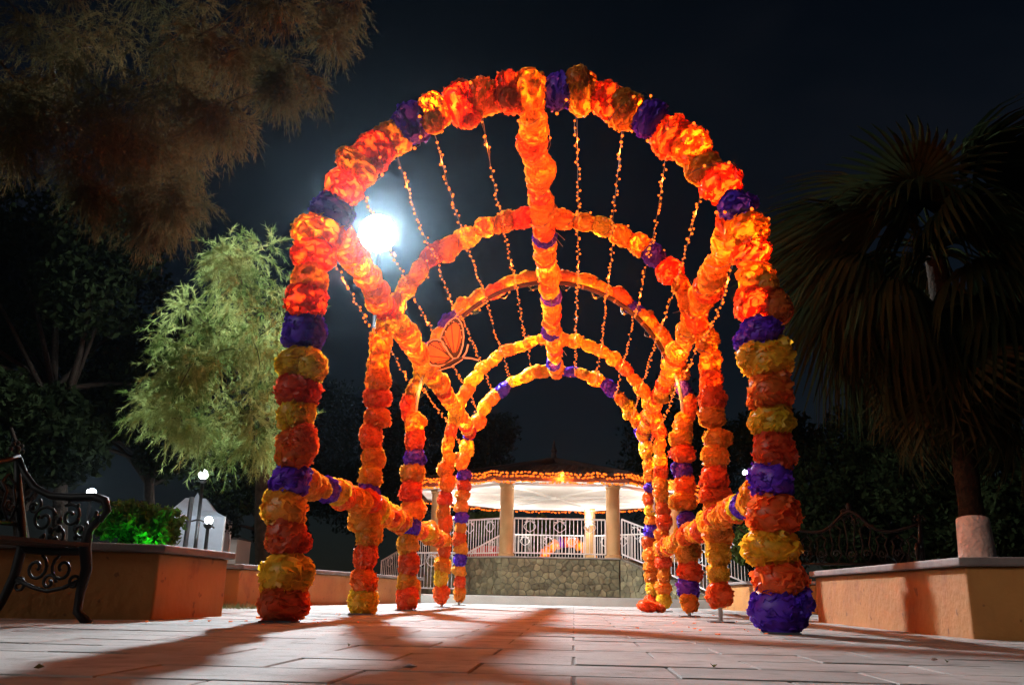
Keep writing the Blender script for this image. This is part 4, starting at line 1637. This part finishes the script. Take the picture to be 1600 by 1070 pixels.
b = at(340, 860, 31)
leafy('small_tree', 'small lit green tree under the globe park lamp', (b.x, 31, 0.0), blob(350, 775, 31, 42, 9, 1.2), MT['mid_leaf'], 900, 0.09, 81, 0.12, 1.6)
b = at(862, 880, 40)
leafy('small_tree', 'rounded green tree seen through the middle of the bandstand', (b.x, 40, 0.165), blob(866, 838, 40, 34, 8, 1.2), MT['mid_leaf'], 900, 0.10, 82, 0.12, 1.4)
b = at(748, 880, 40)
leafy('small_tree', 'green tree seen through the left side of the bandstand', (b.x, 40, 0.165), blob(752, 815, 40, 34, 8, 1.2), MT['mid_leaf'], 900, 0.10, 83, 0.12, 1.6)
b = at(1170, 880, 24)
leafy('garden_shrub', 'green shrub behind the stair railing right of the bandstand', (b.x, 24, 0.0), blob(1172, 850, 24, 36, 7, 1.2), MT['mid_leaf'], 800, 0.07, 84, 0.06, 0.5, 'shrub')
b = at(218, 850, 7.3)
leafy('planter_bush', 'bush lit bright green in the left planter', (b.x, 7.3, 0.39), blob(222, 822, 7.3, 55, 16, 1.0, 0.45), MT['bush_leaf'], 420, 0.028, 85, 0.03, 0.08, 'bush')
# green floodlight in that bed
fl = thing('green_spotlight', 'small green spotlight in the bush of the left planter', 'spotlight', (at(225, 850, 6.95).x, 6.95, 0.40))
MB().lathe([(0.03, 0.0), (0.03, 0.03), (0.045, 0.04), (0.05, 0.07)], (0, 0, 0), 10).build('housing', MT['dark_metal'], fl)
MB().lathe([(0.042, 0.0711), (0.042, 0.075)], (0, 0, 0), 10).build('lens', mat_emit('green_led', (0.05, 1.0, 0.08), 20.0, False), fl)
lamp_point(fl, Vector((0, 0, 0.10)), 5.0, 'spot_glow', 0.03, (0.03, 1.0, 0.05))

# dry grass at the foot of the second planter
rg = np.random.default_rng(9)
n = 900
gx = rg.uniform(-4.3, -2.75, n)
gy = rg.uniform(9.9, 11.0, n)
P = np.stack([gx, gy, np.zeros(n)], 1)
dd = rg.normal(size=(n, 3)) * 0.6
dd[:, 2] = 1
dd /= np.linalg.norm(dd, axis=1, keepdims=True)
sd = np.cross(dd, rg.normal(size=(n, 3)))
sd /= np.linalg.norm(sd, axis=1, keepdims=True)
V = np.stack([P - sd * 0.004, P + sd * 0.004, P + dd * rg.uniform(0.03, 0.10, (n, 1))], 1).reshape(-1, 3)
gr = link('dry_grass', mesh_np('dry_grass', V, np.arange(len(V)).reshape(-1, 3)), MT['dry_grass'])
tag(gr, 'thin dry grass growing at the foot of the long planter', 'grass', kind='stuff')


# palms
def frond_mesh(name, seed, droop):
    """fan palm leaf: stalk along +x, blades fanned and hanging"""
    rg = random.Random(seed)
    m = MB()
    sl = 0.75
    st = []
    for k in range(7):
        t = k / 6
        st.append(Vector((sl * t, 0, 0.12 * math.sin(t * PI * 0.6) - droop * 0.35 * t * t)))
    m.tube(st, [0.016, 0.014, 0.012, 0.011, 0.010, 0.009, 0.008], 5)
    hub = st[-1]
    for i in range(30):
        a = (i / 29 - 0.5) * math.radians(250)
        L = (0.80 + 0.15 * math.cos(a)) * rg.uniform(0.85, 1.1)
        d = Vector((math.cos(a), math.sin(a), 0.18 * math.cos(a * 2)))
        pts = []
        for k in range(5):
            t = k / 4
            q = hub + d * (L * t * (1 - 0.30 * droop * t)) + Vector((0, 0, -droop * 0.75 * L * t ** 1.8 + rg.uniform(-.01, .01)))
            pts.append(q)
        side = Vector((-math.sin(a), math.cos(a), 0))
        ws = [0.012, 0.028, 0.026, 0.016, 0.003]
        b = len(m.v)
        for q, w in zip(pts, ws):
            m.v.append(tuple(q - side * w + Vector((0, 0, 0.006))))
            m.v.append(tuple(q - Vector((0, 0, 0.006))))
            m.v.append(tuple(q + side * w + Vector((0, 0, 0.006))))
        for k in range(4):
            m.f.append((b + k * 3, b + k * 3 + 1, b + k * 3 + 4, b + k * 3 + 3))
            m.f.append((b + k * 3 + 1, b + k * 3 + 2, b + k * 3 + 5, b + k * 3 + 4))
    return m.mesh(name)


FR_LIVE = [frond_mesh('frond', 200 + k, 1.15 + 0.25 * k) for k in range(3)]
FR_DEAD = [frond_mesh('dead_frond', 210 + k, 0.45 + 0.2 * k) for k in range(3)]
for me in FR_LIVE:
    me.materials.append(MT['palm_frond'])
for me in FR_DEAD:
    me.materials.append(MT['palm_dead'])


def palm(base_p, top, label, r0, wash, nlive, ndead, size=1.0, seed=1):
    rg = random.Random(seed)
    root = thing('fan_palm', label, 'palm tree', base_p)
    T = Vector(top) - Vector(base_p)
    n = 26
    pts = [T * (k / n) for k in range(n + 1)]
    rad = [r0 * (1.25 - 0.35 * min(1, k / 5)) * (1 + 0.05 * (k % 2)) for k in range(n + 1)]
    MB().tube(pts, rad, 14).build('trunk', MT['palm_bark'], root, True)
    if wash > 0:
        kk = [T * (wash * j / 5 / T.length) for j in range(6)]
        MB().tube(kk, [r0 * (1.25 - 0.22 * j / 5) * 1.06 + 0.012 for j in range(6)], 16).build('whitewash', MT['whitewash'], root, True)
    for i in range(nlive):
        az = i * 2.39996 + rg.uniform(-.2, .2)
        el = math.radians(70 - 105 * (i / nlive) + rg.uniform(-8, 8))
        o = bpy.data.objects.new('frond', rg.choice(FR_LIVE))
        COL.objects.link(o)
        o.parent = root
        o.matrix_local = Matrix.Translation(T + Vector((0, 0, rg.uniform(-.1, .1)))) @ Matrix.Rotation(az, 4, 'Z') @ Matrix.Rotation(-el, 4, 'Y') @ Matrix.Diagonal((size, size, size, 1))
    for i in range(ndead):
        az = i * 2.39996 + rg.uniform(-.3, .3)
        el = math.radians(-38 - 34 * rg.random())
        o = bpy.data.objects.new('dead_frond', rg.choice(FR_DEAD))
        COL.objects.link(o)
        o.parent = root
        o.matrix_local = Matrix.Translation(T + Vector((0, 0, -rg.uniform(0.0, 0.9) * size))) @ Matrix.Rotation(az, 4, 'Z') @ Matrix.Rotation(-el, 4, 'Y') @ Matrix.Rotation(rg.uniform(-0.7, 0.7), 4, 'X') @ Matrix.Diagonal((size * rg.uniform(0.6, 0.95),) * 3 + (1,))
    return root


pb = at(1528, 866, 8.0)
pt = at(1462, 400, 8.6)
palm((pb.x, 8.0, 0.39), tuple(pt), 'fan palm with whitewashed trunk foot in the right planter', 0.115, 0.56, 54, 52, 1.12, 5)

# scraps of torn tissue round the feet of the columns
V_, F_ = [], []
rl = random.Random(44)
for q in range(70):
    i = rl.choice((0, 0, 0, 1, 1, 2, 3))
    c = leg_world(i, rl.choice((-1, 1)), 0.0)
    x, y = c.x + rl.gauss(0, 0.45), c.y + rl.gauss(0, 0.45)
    a, w = rl.uniform(0, 6.28), rl.uniform(0.008, 0.022)
    b_ = len(V_)
    for k in range(5):
        an = a + k * 1.2566
        V_.append((x + w * math.cos(an) * rl.uniform(0.6, 1.2), y + w * math.sin(an) * rl.uniform(0.6, 1.2), 0.004 + rl.uniform(0, 0.012)))
    F_ += [(b_, b_ + 1, b_ + 2), (b_, b_ + 2, b_ + 3), (b_, b_ + 3, b_ + 4)]
tp_ = link('torn_petals', mesh_np('torn_petals', V_, F_), MT['red'])
tag(tp_, 'torn red tissue bits scattered round the column feet', 'petals', kind='stuff')

# small litter on the paving
for i, (px, py) in enumerate([(60, 1046), (70, 978), (545, 1010), (1460, 1033), (1480, 1036), (640, 1045), (1115, 1043)]):
    d = (FWD + RGT * ((px - CX) / FPX) + UPV * ((CY - py) / FPX))
    p = Vector((0, 0, CAM_H)) + d * (-CAM_H / d.z)
    places = ['by the lower left corner', 'in front of the iron bench', 'beside the shadow of the left column', 'in front of the right planter, smaller', 'in front of the right planter, larger', 'at the middle of the bottom edge', 'below the white pole on the right']
    lf = MB()
    w = random.uniform(0.012, 0.028)
    lf.add([(-w, 0, 0.006), (0, -w * 0.5, 0.012), (w, 0, 0.008), (0, w * 0.5, 0.016), (0, 0, 0.003)], [(0, 1, 4), (1, 2, 4), (2, 3, 4), (3, 0, 4)])
    o = lf.build('paper_scrap', MT['rim'] if i % 2 else MT['dry_grass'], None, loc=(p.x, p.y, 0.0), rot=(0, 0, random.uniform(0, 3)))
    tag(o, 'tiny scrap lying on the paving ' + places[i], 'scrap', 'scraps on the paving')

# thin haze added to draw the blue glare halo round the street lamp
hz_m, n, l, o = new_mat('lamp_halo_haze')
pv = n.new("ShaderNodeVolumePrincipled")
pv.inputs['Color'].default_value = (0.62, 0.82, 1.0, 1)
pv.inputs['Density'].default_value = 0.00030
pv.inputs['Anisotropy'].default_value = 0.955
l.new(pv.outputs['Volume'], o.inputs['Volume'])
hz = MB().box((0, 25, 6.0), (120, 90, 14.4)).build('haze', hz_m)
tag(hz, kind='stuff')
